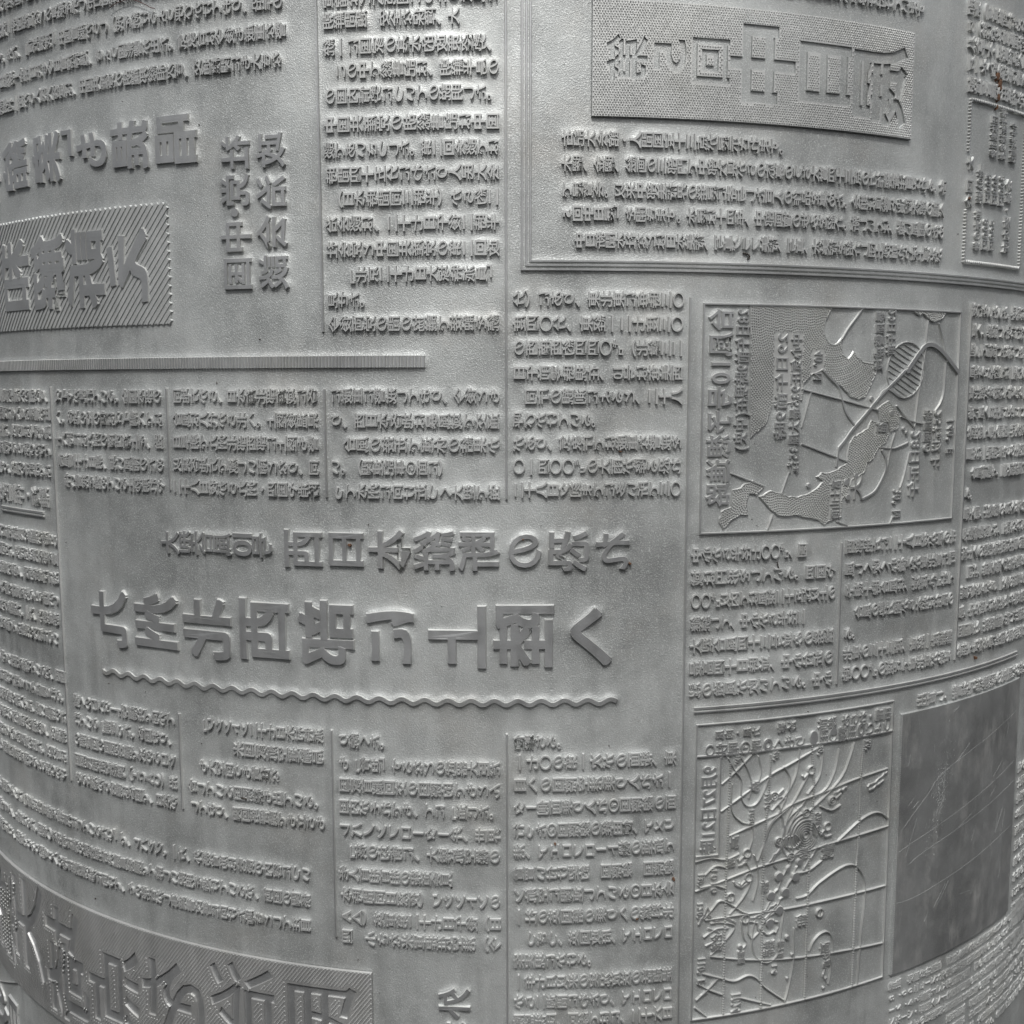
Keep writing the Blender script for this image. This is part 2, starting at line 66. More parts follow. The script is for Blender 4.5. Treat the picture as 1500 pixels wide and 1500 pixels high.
M = {'land': [('continent', [(45.55, -15.02), (54.61, -15.08), (63.47, -15.03), (61.98, -12.26), (61.76, -9.9), (63.26, -8.22), (64.57, -7.85), (66.0, -8.92), (66.24, -7.07), (66.62, -5.89), (67.99, -5.11), (69.28, -6.58), (70.0, -5.66), (71.59, -4.6), (74.05, -4.49), (75.18, -3.28), (74.22, -1.12), (73.24, 0.77), (72.43, 2.12), (70.71, 2.52), (68.8, 1.97), (66.54, 0.09), (63.85, -1.5), (61.85, -3.21), (59.67, -2.28), (57.54, -0.7), (57.35, 2.58), (53.71, 3.48), (50.86, 3.07), (50.18, 5.15), (49.5, 7.11), (47.93, 8.53), (46.21, 9.68)]), ('main_island', [(48.58, 21.31), (50.92, 20.19), (53.35, 20.79), (54.9, 21.51), (57.07, 21.59), (59.57, 21.0), (61.61, 19.99), (63.02, 18.69), (61.52, 17.7), (62.46, 16.92), (64.1, 17.24), (66.23, 16.49), (68.7, 15.2), (68.47, 13.84), (68.88, 11.41), (70.02, 10.07), (71.89, 9.29), (73.43, 8.51), (74.25, 6.88), (75.89, 7.45), (75.99, 9.37), (78.95, 9.71), (78.29, 11.35), (76.14, 12.4), (74.98, 14.56), (73.4, 15.34), (73.12, 16.98), (71.41, 18.02), (69.7, 18.51), (68.79, 21.21), (67.47, 22.25), (67.46, 25.95), (64.64, 26.64), (63.34, 27.12), (62.0, 26.11), (58.46, 25.55), (56.72, 24.94), (53.49, 25.21), (51.03, 23.92)]), ('northern_island', [(42.74, 19.83), (44.6, 19.48), (45.3, 18.84), (47.02, 18.09), (49.41, 19.35), (47.98, 20.76), (46.21, 20.45), (45.82, 21.89), (46.03, 24.68), (44.44, 24.5), (42.6, 25.63), (41.07, 27.17), (40.19, 26.08), (40.57, 23.98), (42.68, 22.99)]), ('southern_island', [(75.74, 4.45), (77.16, 3.64), (78.61, 3.11), (80.56, 4.49), (81.62, 6.44), (81.54, 8.37), (79.68, 9.17), (78.83, 7.22), (76.59, 6.92)]), ('small_peninsula', [(84.89, -14.85), (86.32, -14.21), (87.29, -14.79), (89.86, -13.22), (91.56, -13.13), (93.45, -13.88), (94.48, -14.89)])], 'oval': [(88.42, -3.23), (88.16, -1.76), (87.54, -0.38), (86.62, 0.8), (85.45, 1.7), (84.13, 2.26), (82.75, 2.45), (81.41, 2.25), (80.2, 1.68), (79.19, 0.78), (78.45, -0.38), (78.01, -1.72), (77.91, -3.16), (78.15, -4.61), (78.71, -5.95), (79.57, -7.12), (80.66, -8.02), (81.92, -8.59), (83.28, -8.81), (84.64, -8.64), (85.9, -8.1), (86.99, -7.23), (87.81, -6.07), (88.3, -4.7), (88.42, -3.23)], 'ovalhatch': [[(82.38, -8.39), (86.75, -6.39)], [(80.8, -7.91), (87.71, -4.72)], [(79.82, -7.16), (87.91, -3.39)], [(79.08, -6.3), (87.87, -2.17)], [(78.58, -5.34), (87.69, -1.01)], [(78.41, -4.2), (87.14, -0.03)], [(78.36, -3.01), (86.34, 0.84)], [(78.54, -1.7), (85.3, 1.59)], [(79.41, -0.04), (83.67, 2.04)]], 'track': [([(99.49, -2.74), (97.5, -4.29), (93.93, -6.92), (91.03, -8.27), (88.73, -8.22), (87.16, -7.09), (85.08, -4.86), (83.78, -3.48)], 0.95), ([(83.02, -3.2), (80.63, -1.27), (76.7, 1.73), (72.76, 5.51), (69.6, 8.44), (67.66, 10.7), (66.21, 12.16)], 0.55), ([(66.21, 12.16), (65.96, 14.04), (65.86, 15.8)], 0.4)], 'lines': [([(57.13, 0.61), (68.01, 3.04), (75.95, 4.86)], 0.3), ([(57.49, 11.18), (68.52, 14.93)], 0.36), ([(42.24, 16.54), (49.41, 19.21)], 0.3), ([(89.03, -13.2), (88.79, -10.43), (88.43, -6.28), (87.08, 1.63), (86.27, 8.46)], 0.22), ([(95.2, -4.69), (94.92, 0.96), (93.98, 3.5), (92.34, 5.18)], 0.3), ([(92.45, -12.74), (94.54, -7.77), (95.63, -4.98)], 0.26), ([(77.26, 12.84), (78.48, 14.95), (78.41, 17.16), (76.88, 19.88), (75.31, 21.48), (72.5, 22.6)], 0.6), ([(80.83, 9.47), (79.83, 12.08), (79.09, 15.8), (78.6, 17.31)], 0.36), ([(84.97, 13.75), (83.83, 18.06), (82.8, 20.69)], 0.3), ([(80.98, 26.51), (80.29, 27.88)], 0.3), ([(54.75, 16.84), (53.35, 20.66)], 0.2), ([(51.51, 24.87), (50.4, 27.77)], 0.2), ([(66.31, 26.72), (69.07, 27.82)], 0.26), ([(80.91, 3.95), (83.35, 6.19), (86.27, 8.46)], 0.3), ([(82.19, 6.17), (85.39, 7.19), (88.69, 7.8)], 0.26), ([(59.32, 1.14), (57.38, 7.99)], 0.22), ([(61.69, -3.21), (63.86, -1.37), (65.72, 0.22), (66.66, 2.76), (67.77, 5.32), (69.91, 7.77)], 0.42), ([(70.94, -15.1), (69.65, -13.48), (67.72, -11.32), (66.16, -9.05)], 0.3), ([(75.86, 3.09), (76.17, 2.0), (77.03, 1.05), (78.3, 0.65), (80.21, 1.47), (81.97, 2.3)], 0.5), ([(76.86, 12.28), (80.05, 12.64), (82.14, 12.27), (84.64, 11.5)], 0.36)], 'blobs': [((83.61, -3.06), 0.75), ((59.35, 19.38), 0.6), ((79.48, 5.45), 0.8), ((70.7, 17.72), 0.7), ((68.35, 19.01), 0.9), ((68.82, 22.03), 0.8), ((83.1, 8.68), 0.5), ((83.94, 9.53), 0.5), ((74.04, 2.53), 0.6)]}
L = {'merid': [[(43.63, 74.09), (43.46, 85.6), (43.2, 99.82), (43.24, 126.92)], [(52.51, 73.16), (52.38, 79.23), (51.6, 89.84), (51.48, 96.3), (51.72, 126.57)], [(62.09, 72.56), (62.89, 80.56), (62.55, 89.5), (62.26, 97.65), (62.21, 126.85)], [(75.49, 73.06), (74.98, 79.88), (74.96, 87.41), (74.83, 96.63), (74.65, 100.79), (74.52, 126.81)]], 'paral': [[(41.89, 78.13), (44.85, 75.75), (48.21, 72.71)], [(41.8, 83.74), (52.02, 77.63), (56.68, 75.75), (63.77, 72.91)], [(43.25, 89.12), (51.2, 86.64), (54.61, 85.64), (58.24, 83.96), (66.69, 82.34), (73.56, 81.05), (82.48, 80.15)], [(36.75, 99.8), (49.17, 96.56), (56.52, 95.43), (64.58, 94.22), (72.12, 93.59), (83.17, 92.98)], [(38.92, 106.06), (47.89, 105.93), (57.68, 106.23), (67.65, 106.17), (83.06, 106.23)], [(40.26, 113.89), (49.39, 115.95), (59.03, 117.29), (72.1, 118.34), (82.93, 119.17)]], 'iso': [[(43.16, 72.93), (44.55, 75.44), (46.09, 77.7), (46.18, 81.23), (47.59, 83.22), (49.86, 82.63), (52.04, 78.34), (52.51, 73.3)], [(72.84, 73.12), (72.05, 75.63), (70.41, 79.18), (67.89, 81.86), (63.23, 85.24)], [(68.96, 74.03), (68.09, 78.26), (65.99, 81.87), (62.82, 83.3)], [(61.47, 78.21), (59.61, 81.27), (57.6, 84.17), (54.48, 86.34), (52.95, 87.86), (51.65, 91.28), (50.2, 94.97)], [(55.57, 75.91), (57.09, 78.51), (56.41, 82.14), (54.61, 85.64), (52.34, 88.35), (51.11, 94.37)], [(44.17, 78.35), (44.16, 83.7), (46.31, 86.34), (48.61, 87.32), (48.98, 89.79), (48.14, 92.4)], [(69.09, 93.95), (74.73, 90.49), (78.26, 89.34), (80.8, 89.66), (83.08, 91.3)], [(59.4, 98.94), (62.22, 98.82), (65.55, 97.17)], [(59.59, 104.4), (62.07, 104.1), (64.88, 102.08), (69.34, 100.08), (72.37, 99.45), (74.81, 100.38), (76.84, 103.5), (77.36, 107.86), (76.66, 115.79), (76.03, 126.72)], [(38.62, 105.74), (40.48, 103.8), (41.93, 102.4), (43.88, 103.07), (46.8, 105.2), (48.19, 105.83)], [(38.56, 117.31), (42.6, 118.88), (45.65, 119.92), (48.55, 119.2), (50.6, 120.13), (52.55, 122.4), (57.18, 126.12)], [(50.09, 107.42), (49.52, 109.38), (49.47, 113.32), (51.12, 116.38), (53.51, 117.08), (55.54, 115.37), (56.05, 111.17), (56.56, 106.69)], [(59.14, 110.83), (59.22, 117.83), (58.25, 123.48), (57.36, 126.45)], [(38.72, 96.59), (40.88, 94.97), (43.1, 95.51)], [(37.58, 119.37), (40.12, 121.02), (43.44, 122.67)], [(46.81, 123.65), (54.11, 126.57)], [(37.35, 122.84), (39.67, 120.96), (42.0, 118.79)], [(37.09, 124.42), (39.64, 126.68)], [(46.86, 107.38), (47.39, 110.52), (48.06, 112.37), (46.25, 113.71)], [(40.25, 113.6), (43.17, 111.08), (45.36, 108.19), (42.33, 106.91), (40.11, 106.92)], [(54.71, 83.79), (55.98, 88.55), (55.15, 92.77)], [(57.94, 84.79), (56.43, 87.89), (56.25, 92.2)], [(59.27, 85.69), (57.58, 88.49), (57.53, 91.95)], [(63.03, 116.48), (63.98, 114.57), (65.66, 113.26), (67.58, 113.2), (68.89, 114.98), (69.18, 117.76)], [(59.15, 72.77), (58.66, 77.42), (56.54, 81.45), (53.17, 84.74)], [(64.98, 73.64), (64.33, 78.74), (61.46, 82.39)], [(45.82, 72.9), (47.39, 75.58), (48.38, 78.78), (47.85, 81.55)], [(49.74, 73.15), (50.44, 76.18), (49.61, 79.2)], [(36.63, 93.68), (39.81, 93.15), (43.06, 93.8), (46.03, 93.0)], [(47.6, 94.92), (48.91, 98.26), (47.47, 101.82), (44.24, 105.43)], [(49.4, 93.71), (50.46, 98.47), (49.35, 103.24)], [(37.61, 99.18), (40.52, 98.93), (42.91, 99.79)], [(38.7, 109.64), (41.32, 108.23), (44.0, 108.29)], [(64.59, 85.45), (67.39, 86.75), (69.81, 85.97)], [(67.57, 117.42), (68.76, 120.71), (68.22, 124.84)]], 'coast': [[(77.01, 83.31), (78.89, 82.74), (80.4, 81.81), (82.52, 80.98)], [(77.42, 83.98), (79.7, 83.47), (81.41, 82.43)], [(37.48, 107.04), (39.45, 103.68), (40.09, 105.91)], [(49.15, 107.13), (51.0, 106.68), (52.86, 105.8), (54.57, 104.6)], [(51.99, 108.29), (53.84, 106.83), (55.39, 105.32)], [(46.1, 95.59), (47.6, 94.92), (48.32, 93.57)], [(44.98, 98.89), (46.67, 100.26), (48.62, 99.08)], [(68.3, 83.38), (71.45, 82.41)], [(59.27, 85.55), (61.17, 83.5)], [(53.41, 82.48), (55.9, 81.08)], [(52.89, 96.21), (53.77, 94.31), (55.34, 93.66)], [(52.19, 83.19), (54.03, 81.99), (56.27, 82.84)], [(55.94, 92.3), (54.71, 93.86), (53.5, 95.71), (54.5, 97.31)], [(64.1, 90.33), (65.88, 92.37), (67.6, 92.07)], [(64.24, 94.16), (63.28, 95.76), (61.98, 97.02), (61.04, 98.62)], [(38.6, 105.02), (40.98, 106.46), (43.35, 106.18), (45.49, 107.34)], [(39.54, 108.01), (41.93, 109.18), (41.08, 110.81), (39.32, 111.45)], [(66.62, 120.24), (67.38, 121.62), (66.73, 122.99)], [(38.08, 122.35), (39.53, 121.38)]], 'isles': [[(62.52, 93.29), (61.58, 95.19), (59.67, 97.23), (58.12, 99.91), (56.6, 102.88), (54.44, 105.76), (52.28, 107.46), (51.01, 106.97), (53.13, 104.38), (54.95, 101.45), (56.14, 98.72), (58.0, 96.38), (60.23, 94.39)], [(51.99, 108.29), (54.19, 108.06), (55.51, 109.16), (54.92, 110.83), (52.7, 111.05), (51.08, 109.62)], [(48.54, 107.48), (50.42, 108.35), (50.79, 110.45), (49.27, 111.68), (48.3, 109.78)], [(56.54, 91.23), (58.79, 90.69), (60.16, 92.34), (58.56, 93.56), (56.6, 92.98)]], 'ring2': [(53.55, 81.87), (67.66, 84.75), (61.17, 86.39), (54.96, 91.54), (57.76, 95.24)], 'ring1': [(62.19, 77.52), (66.66, 90.15), (47.79, 93.08), (48.29, 98.24), (44.36, 101.92), (47.76, 106.93), (65.39, 108.57)], 'disc': [((55.19, 99.01), 1.05), ((59.09, 99.62), 1.1), ((53.4, 102.82), 1.05), ((56.75, 102.61), 1.05), ((55.42, 106.21), 1.05), ((53.26, 108.64), 1.05), ((57.24, 97.72), 0.6), ((59.98, 96.69), 0.8), ((46.69, 112.75), 0.55), ((57.56, 112.47), 0.55), ((58.84, 116.42), 0.35), ((57.85, 121.45), 0.3), ((67.0, 125.48), 0.35), ((67.45, 123.45), 0.35)], 'spiral': (61.23, 91.2), 'legend': [(36.64, 72.11), (83.27, 72.46)], 'titlebox': (36.69, 41.48, 72.56, 92.66)}
FLECKS = [[(43.75, -24.68), (44.45, -24.58), (45.02, -24.34), (45.17, -23.97), (44.76, -23.58)], [(52.71, 34.21), (52.88, 34.89), (53.05, 35.44)], [(-55.16, 82.19), (-54.53, 82.26), (-53.9, 82.32)]]
SPECKS = [(-97.88, 112.99), (-48.32, -8.91), (-60.09, -49.11), (18.84, 68.9), (-8.18, 92.21), (-21.75, 99.08), (61.0, 65.17), (-58.04, -0.69), (-80.29, 21.55), (-11.7, 97.34), (-44.33, 100.35), (66.28, 63.35), (24.2, 87.76)]
RUSTSPOTS = [((108.39, -64.15), 0.7, 1.2), ((109.63, -62.42), 0.5, 1.4), ((109.05, -59.99), 0.7, 0.9), ((108.71, -57.87), 0.35, 0.6), ((-30.85, 29.95), 0.4, 0.35), ((2.18, 28.54), 0.22, 0.22), ((22.46, 33.35), 0.3, 0.3), ((32.13, 96.79), 0.3, 0.35), ((24.68, 104.26), 0.35, 0.3), ((20.38, 12.1), 0.35, 0.15), ((8.43, 88.2), 0.2, 0.2), ((111.12, 60.28), 0.3, 0.4), ((100.06, -38.49), 0.5, 0.4)]
HAIR_PATH = [(-80.19, -72.59), (-78.71, -73.12), (-77.09, -73.38), (-75.16, -73.47), (-73.13, -72.93), (-71.16, -72.04), (-69.71, -71.22), (-68.74, -70.97)]

# ------------------------------------------------------------------ materials
def metal(name, base, rough, metallic=0.6, grain=0.25, blotch=0.25, streak=0.15, gscale=4200.0, tint=(0.42, 0.42, 0.38), tfac=0.35, tscale=55.0, smear=0.0):
    m = bpy.data.materials.new(name); m.use_nodes = True
    n = m.node_tree.nodes; l = m.node_tree.links; p = n['Principled BSDF']
    tc = n.new('ShaderNodeTexCoord')
    def noise(scale, det, rgh, vec=None):
        t = n.new('ShaderNodeTexNoise'); t.inputs['Scale'].default_value = scale
        t.inputs['Detail'].default_value = det; t.inputs['Roughness'].default_value = rgh
        l.new(vec or tc.outputs['Object'], t.inputs['Vector']); return t
    def mix(a, b, fac):
        x = n.new('ShaderNodeMix'); x.data_type = 'RGBA'
        for s, val in ((6, a), (7, b)):
            if hasattr(val, 'default_value'): l.new(val, x.inputs[s])
            else: x.inputs[s].default_value = (*val, 1)
        l.new(fac, x.inputs[0]); return x.outputs[2]
    def ramp(src, lo, hi, to0=0.0, to1=1.0):
        r = n.new('ShaderNodeMapRange'); r.inputs[1].default_value = lo; r.inputs[2].default_value = hi
        r.inputs[3].default_value = to0; r.inputs[4].default_value = to1; l.new(src, r.inputs[0]); return r.outputs[0]
    big = noise(38.0, 6, 0.62)                       # broad tarnish
    mid = noise(230.0, 5, 0.6)                       # mottling
    fine = noise(gscale, 3, 0.65)                    # casting grain
    mp = n.new('ShaderNodeMapping'); mp.inputs['Scale'].default_value = (1, 1, 0.06); l.new(tc.outputs['Object'], mp.inputs[0])
    strk = noise(420.0, 3, 0.6, mp.outputs[0])       # wipe marks down the axis
    c = mix(tuple(x * (1 - blotch) for x in base), base, ramp(big.outputs[0], 0.36, 0.62))
    c = mix(c, tint, ramp(noise(tscale, 5, 0.65).outputs[0], 0.52, 0.72, 0, tfac))
    c = mix(c, tuple(x * 0.72 for x in base), ramp(mid.outputs[0], 0.5, 0.75, 0, blotch))
    c = mix(c, tuple(min(1, x * 1.35) for x in base), ramp(fine.outputs[0], 0.52, 0.75, 0, grain * 1.4))
    c = mix(c, tuple(x * 0.62 for x in base), ramp(noise(2600.0, 2, 0.7).outputs[0], 0.56, 0.78, 0, grain * 0.7))
    c = mix(c, tuple(x * 0.8 for x in base), ramp(strk.outputs[0], 0.55, 0.75, 0, blotch * 0.6))
    if smear:                                        # pale rubbed streaks
        m2 = n.new('ShaderNodeMapping'); m2.inputs['Scale'].default_value = (1, 1, 0.34); m2.inputs['Rotation'].default_value = (0.1, 0.3, 0); l.new(tc.outputs['Object'], m2.inputs[0])
        c = mix(c, (0.68, 0.68, 0.66), ramp(noise(190.0, 7, 0.72, m2.outputs[0]).outputs[0], 0.52, 0.75, 0, smear))
    l.new(c, p.inputs['Base Color'])
    p.inputs['Metallic'].default_value = metallic
    mm = n.new('ShaderNodeMath'); mm.operation = 'ADD'
    l.new(ramp(mid.outputs[0], 0.3, 0.7, rough - 0.08, rough + 0.08), mm.inputs[0])
    l.new(ramp(strk.outputs[0], 0.3, 0.7, -streak * 0.5, streak * 0.5), mm.inputs[1])
    l.new(mm.outputs[0], p.inputs['Roughness'])
    b = n.new('ShaderNodeBump'); b.inputs['Strength'].default_value = grain; b.inputs['Distance'].default_value = 0.00012
    l.new(fine.outputs[0], b.inputs['Height'])
    b2 = n.new('ShaderNodeBump'); b2.inputs['Strength'].default_value = 0.10; b2.inputs['Distance'].default_value = 0.00025
    l.new(noise(650.0, 4, 0.6).outputs[0], b2.inputs['Height']); l.new(b.outputs[0], b2.inputs['Normal'])
    l.new(b2.outputs[0], p.inputs['Normal'])
    return m

CAST = metal('cast_metal', (0.495, 0.513, 0.507), 0.52, metallic=0.62, grain=0.75, blotch=0.4, tint=(0.42, 0.41, 0.385), tfac=0.45)
PANELM = metal('dotted_panel_metal', (0.60, 0.61, 0.60), 0.48, metallic=0.65, grain=0.4)
TYPE = metal('worn_type_metal', (0.455, 0.465, 0.47), 0.45, metallic=0.75, grain=0.2, blotch=0.25)
BODY = metal('body_type_metal', (0.50, 0.51, 0.505), 0.53, grain=0.14, blotch=0.1)
BSIDE = metal('body_shoulder_metal', (0.45, 0.46, 0.455), 0.72, metallic=0.35, grain=0.2)
SIDE = metal('shoulder_metal', (0.53, 0.54, 0.53), 0.5, metallic=0.6, grain=0.2)
SMOOTH = metal('smooth_block_metal', (0.40, 0.41, 0.41), 0.46, metallic=0.7, grain=0.3, blotch=0.35, streak=0.06, tint=(0.6, 0.6, 0.59), tfac=0.4, tscale=160.0, smear=0.65)
BANDM = metal('band_metal', (0.47, 0.475, 0.47), 0.48, metallic=0.65, grain=0.2, blotch=0.25)
def plain(name, col, rough, metallic=0.0):
    m = bpy.data.materials.new(name); m.use_nodes = True; n = m.node_tree.nodes; l = m.node_tree.links
    p = n['Principled BSDF']; p.inputs['Roughness'].default_value = rough; p.inputs['Metallic'].default_value = metallic
    t = n.new('ShaderNodeTexNoise'); t.inputs['Scale'].default_value = 1800; tc = n.new('ShaderNodeTexCoord'); l.new(tc.outputs['Object'], t.inputs['Vector'])
    r = n.new('ShaderNodeValToRGB'); r.color_ramp.elements[0].position = 0.35; r.color_ramp.elements[1].position = 0.65
    r.color_ramp.elements[0].color = (*[c * 0.5 for c in col], 1); r.color_ramp.elements[1].color = (*col, 1)
    l.new(t.outputs[0], r.inputs[0]); l.new(r.outputs[0], p.inputs['Base Color'])
    return m
RUST = plain('rust', (0.13, 0.065, 0.035), 0.85)
HAIR = plain('hair_fibre', (0.09, 0.035, 0.03), 0.5)
DIRT = plain('dark_dirt', (0.035, 0.028, 0.022), 0.8)

# ------------------------------------------------------------------ wrapping the flat layout on the cylinder
CK, SK = math.cos(CAM_SKEW), math.sin(CAM_SKEW)
def wrap(P):
    P = np.asarray(P, float)
    th = (CK * P[:, 0] - SK * P[:, 1]) / R
    z = -SK * P[:, 0] - CK * P[:, 1]
    r = R + P[:, 2]
    return np.stack([r * np.sin(th), -r * np.cos(th), ZTOP + z], 1) / 1000.0

ROOT = bpy.data.objects.new('printing_plate', None); COL.objects.link(ROOT)
ROOT['label'] = 'dull grey curved metal printing plate with raised mirror-reading Japanese newspaper type'
ROOT['category'] = 'printing plate'
def holder(name, label=None, parent=ROOT):
    o = bpy.data.objects.new(name, None); COL.objects.link(o); o.parent = parent
    if label: o['label'] = label
    return o

SPLAT = []                                   # raised areas, kept to shape the ground's soft fillets round them
def make(name, V, Fc, mats, parent=ROOT, mi=None, label=None, smooth=False, splat=True):
    """V n x 3 (u, v, h) mm; Fc faces as an m x 3 or m x 4 index array"""
    V = np.asarray(V, float); Fc = np.asarray(Fc, np.int32)
    W = wrap(V)
    # every face looks outwards
    a, b, c = W[Fc[:, 0]], W[Fc[:, 1]], W[Fc[:, 2]]
    nrm = np.cross(b - a, c - a); cen = (a + b + c) / 3
    flip = np.einsum('ij,ij->i', nrm[:, :2], cen[:, :2]) < 0
    if mi is None or True:
        Fc = Fc.copy(); Fc[flip] = Fc[flip][:, ::-1]
    me = bpy.data.meshes.new(name)
    k = Fc.shape[1]
    me.vertices.add(len(W)); me.vertices.foreach_set('co', W.astype(np.float32).ravel())
    me.loops.add(Fc.size); me.loops.foreach_set('vertex_index', Fc.ravel())
    me.polygons.add(len(Fc)); me.polygons.foreach_set('loop_start', np.arange(0, Fc.size, k, dtype=np.int32))
    me.polygons.foreach_set('loop_total', np.full(len(Fc), k, np.int32))
    for m in mats: me.materials.append(m)
    if mi is not None: me.polygons.foreach_set('material_index', np.asarray(mi, np.int32))
    me.polygons.foreach_set('use_smooth', np.full(len(Fc), smooth))
    me.update(calc_edges=True); me.validate()
    o = bpy.data.objects.new(name, me); COL.objects.link(o); o.parent = parent
    if label: o['label'] = label
    if splat:
        top = V[:, 2] > 0.3
        T = Fc[top[Fc].all(1)]
        if len(T):
            p = V[:, :2][T[:, :3]]
            ar = np.abs((p[:, 1, 0] - p[:, 0, 0]) * (p[:, 2, 1] - p[:, 0, 1]) - (p[:, 2, 0] - p[:, 0, 0]) * (p[:, 1, 1] - p[:, 0, 1])) * (0.5 if k == 3 else 1.0)
            for w in ((.34, .33, .33), (.7, .15, .15), (.15, .7, .15), (.15, .15, .7)):
                SPLAT.append(np.column_stack([p[:, 0] * w[0] + p[:, 1] * w[1] + p[:, 2] * w[2], ar / 4]))
    return o

class MB:
    def __init__(s): s.V = []; s.F = []; s.m = []; s.n = 0
    def add(s, V, Fc, mi=0):
        s.V.append(np.asarray(V, float)); s.F.append(np.asarray(Fc, np.int32) + s.n)
        s.m.append(np.full(len(Fc), mi) if np.isscalar(mi) else np.asarray(mi)); s.n += len(V)
    def tri(s):
        return np.concatenate([f if f.shape[1] == 3 else np.concatenate([f[:, [0, 1, 2]], f[:, [0, 2, 3]]]) for f in s.F]), \
               np.concatenate([m if f.shape[1] == 3 else np.concatenate([m, m]) for f, m in zip(s.F, s.m)])
    def build(s, name, parent=ROOT, mats=None, label=None, **k):
        f, m = s.tri()
        return make(name, np.concatenate(s.V), f, mats or [TYPE, SIDE], parent, m, label, **k)

# ------------------------------------------------------------------ shapes in the flat layout
def resample(pts, step=1.4):
    out = [pts[0]]
    for a, b in zip(pts[:-1], pts[1:]):
        n = max(1, int(math.ceil(math.dist(a, b) / step)))
        out += [(a[0] + (b[0] - a[0]) * i / n, a[1] + (b[1] - a[1]) * i / n) for i in range(1, n + 1)]
    return out
def spline(pts, n=6):
    """Catmull-Rom through the points"""
    if len(pts) < 3: return pts
    P = [pts[0]] + list(pts) + [pts[-1]]; out = []
    for i in range(1, len(P) - 2):
        a, b, c, d_ = (np.array(P[i + j], float) for j in (-1, 0, 1, 2))
        for t in np.arange(n) / n:
            out.append(tuple(0.5 * (2 * b + (c - a) * t + (2 * a - 5 * b + 4 * c - d_) * t * t + (3 * b - a - 3 * c + d_) * t ** 3)))
    return out + [tuple(pts[-1])]
def ridge(mb, pts, w, h, sh=0.16, base=0.0, closed=False, step=1.4, mi=0):
    """trapezoid ridge along a polyline: top width w, shoulders sh wide, from base up to h"""
    pts = np.array(resample(list(pts) + ([pts[0]] if closed else []), step), float)
    if closed: pts = pts[:-1]
    n = len(pts)
    nx = np.roll(pts, -1, 0) - pts; pv = pts - np.roll(pts, 1, 0)
    if not closed: nx[-1] = pv[-1]; pv[0] = nx[0]
    nx /= np.linalg.norm(nx, axis=1)[:, None] + 1e-9; pv /= np.linalg.norm(pv, axis=1)[:, None] + 1e-9
    t = nx + pv; t /= np.linalg.norm(t, axis=1)[:, None] + 1e-9
    nn = np.stack([-t[:, 1], t[:, 0]], 1)
    cs = np.clip((nn * np.stack([-nx[:, 1], nx[:, 0]], 1)).sum(1), 0.5, 1)[:, None]
    prof = [(-(w / 2 + sh), base), (-w / 2, h), (w / 2, h), (w / 2 + sh, base)]
    V = np.concatenate([np.column_stack([pts + nn / cs * o, np.full(n, z)]) for o, z in prof])
    F_, mm = [], []
    for i in range(n if closed else n - 1):
        j = (i + 1) % n
        for k in range(3):
            F_.append((k * n + i, k * n + j, (k + 1) * n + j, (k + 1) * n + i)); mm.append(mi if k == 1 else 1)
    if not closed:                      # sloped ends
        e0 = np.column_stack([V[[0, n, 2 * n, 3 * n], :2] - nx[0] * sh, [base] * 4]); e1 = np.column_stack([V[[n - 1, 2 * n - 1, 3 * n - 1, 4 * n - 1], :2] + nx[-1] * sh, [base] * 4])
        q = 4 * n; V = np.concatenate([V, e0, e1])
        for k in range(3):
            F_.append((k * n, (k + 1) * n, q + k + 1, q + k)); mm.append(1)
            F_.append((k * n + n - 1, (k + 1) * n + n - 1, q + 4 + k + 1, q + 4 + k)); mm.append(1)
    mb.add(V, F_, mm)
def dome(mb, c, r, h, base=0.0, n=7, top=0.45, mi=0, ex=1.0):
    a = np.arange(n) * 2 * math.pi / n + 0.3
    ring = lambda q, z: np.column_stack([c[0] + q * np.cos(a), c[1] + q * ex * np.sin(a), np.full(n, z)])
    V = np.concatenate([ring(r, base), ring(r * top, h), [[c[0], c[1], h]]])
    F_ = [(i, (i + 1) % n, n + (i + 1) % n) for i in range(n)] + [(i, n + (i + 1) % n, n + i) for i in range(n)] + [(n + i, n + (i + 1) % n, 2 * n) for i in range(n)]
    mb.add(V, F_, [1] * (2 * n) + [mi] * n)
def sheet(mb, u0, u1, v0, v1, h, step=2.0, mi=0):
    nu = max(2, int((u1 - u0) / step) + 1)
    U = np.linspace(u0, u1, nu)
    V = np.concatenate([np.column_stack([U, np.full(nu, v0), np.full(nu, h)]), np.column_stack([U, np.full(nu, v1), np.full(nu, h)])])
    mb.add(V, [(i, i + 1, nu + i + 1, nu + i) for i in range(nu - 1)], mi)
def inside(P, polys):
    """even-odd test of many points against many outlines"""
    P = np.asarray(P, float); r = np.zeros(len(P), bool)
    for q in polys:
        q = np.asarray(q, float); a = q; b = np.roll(q, -1, 0)
        for (x0, y0), (x1, y1) in zip(a, b):
            if y0 == y1: continue
            m = ((y0 > P[:, 1]) != (y1 > P[:, 1])) & (P[:, 0] < (x1 - x0) * (P[:, 1] - y0) / (y1 - y0) + x0)
            r ^= m
    return r

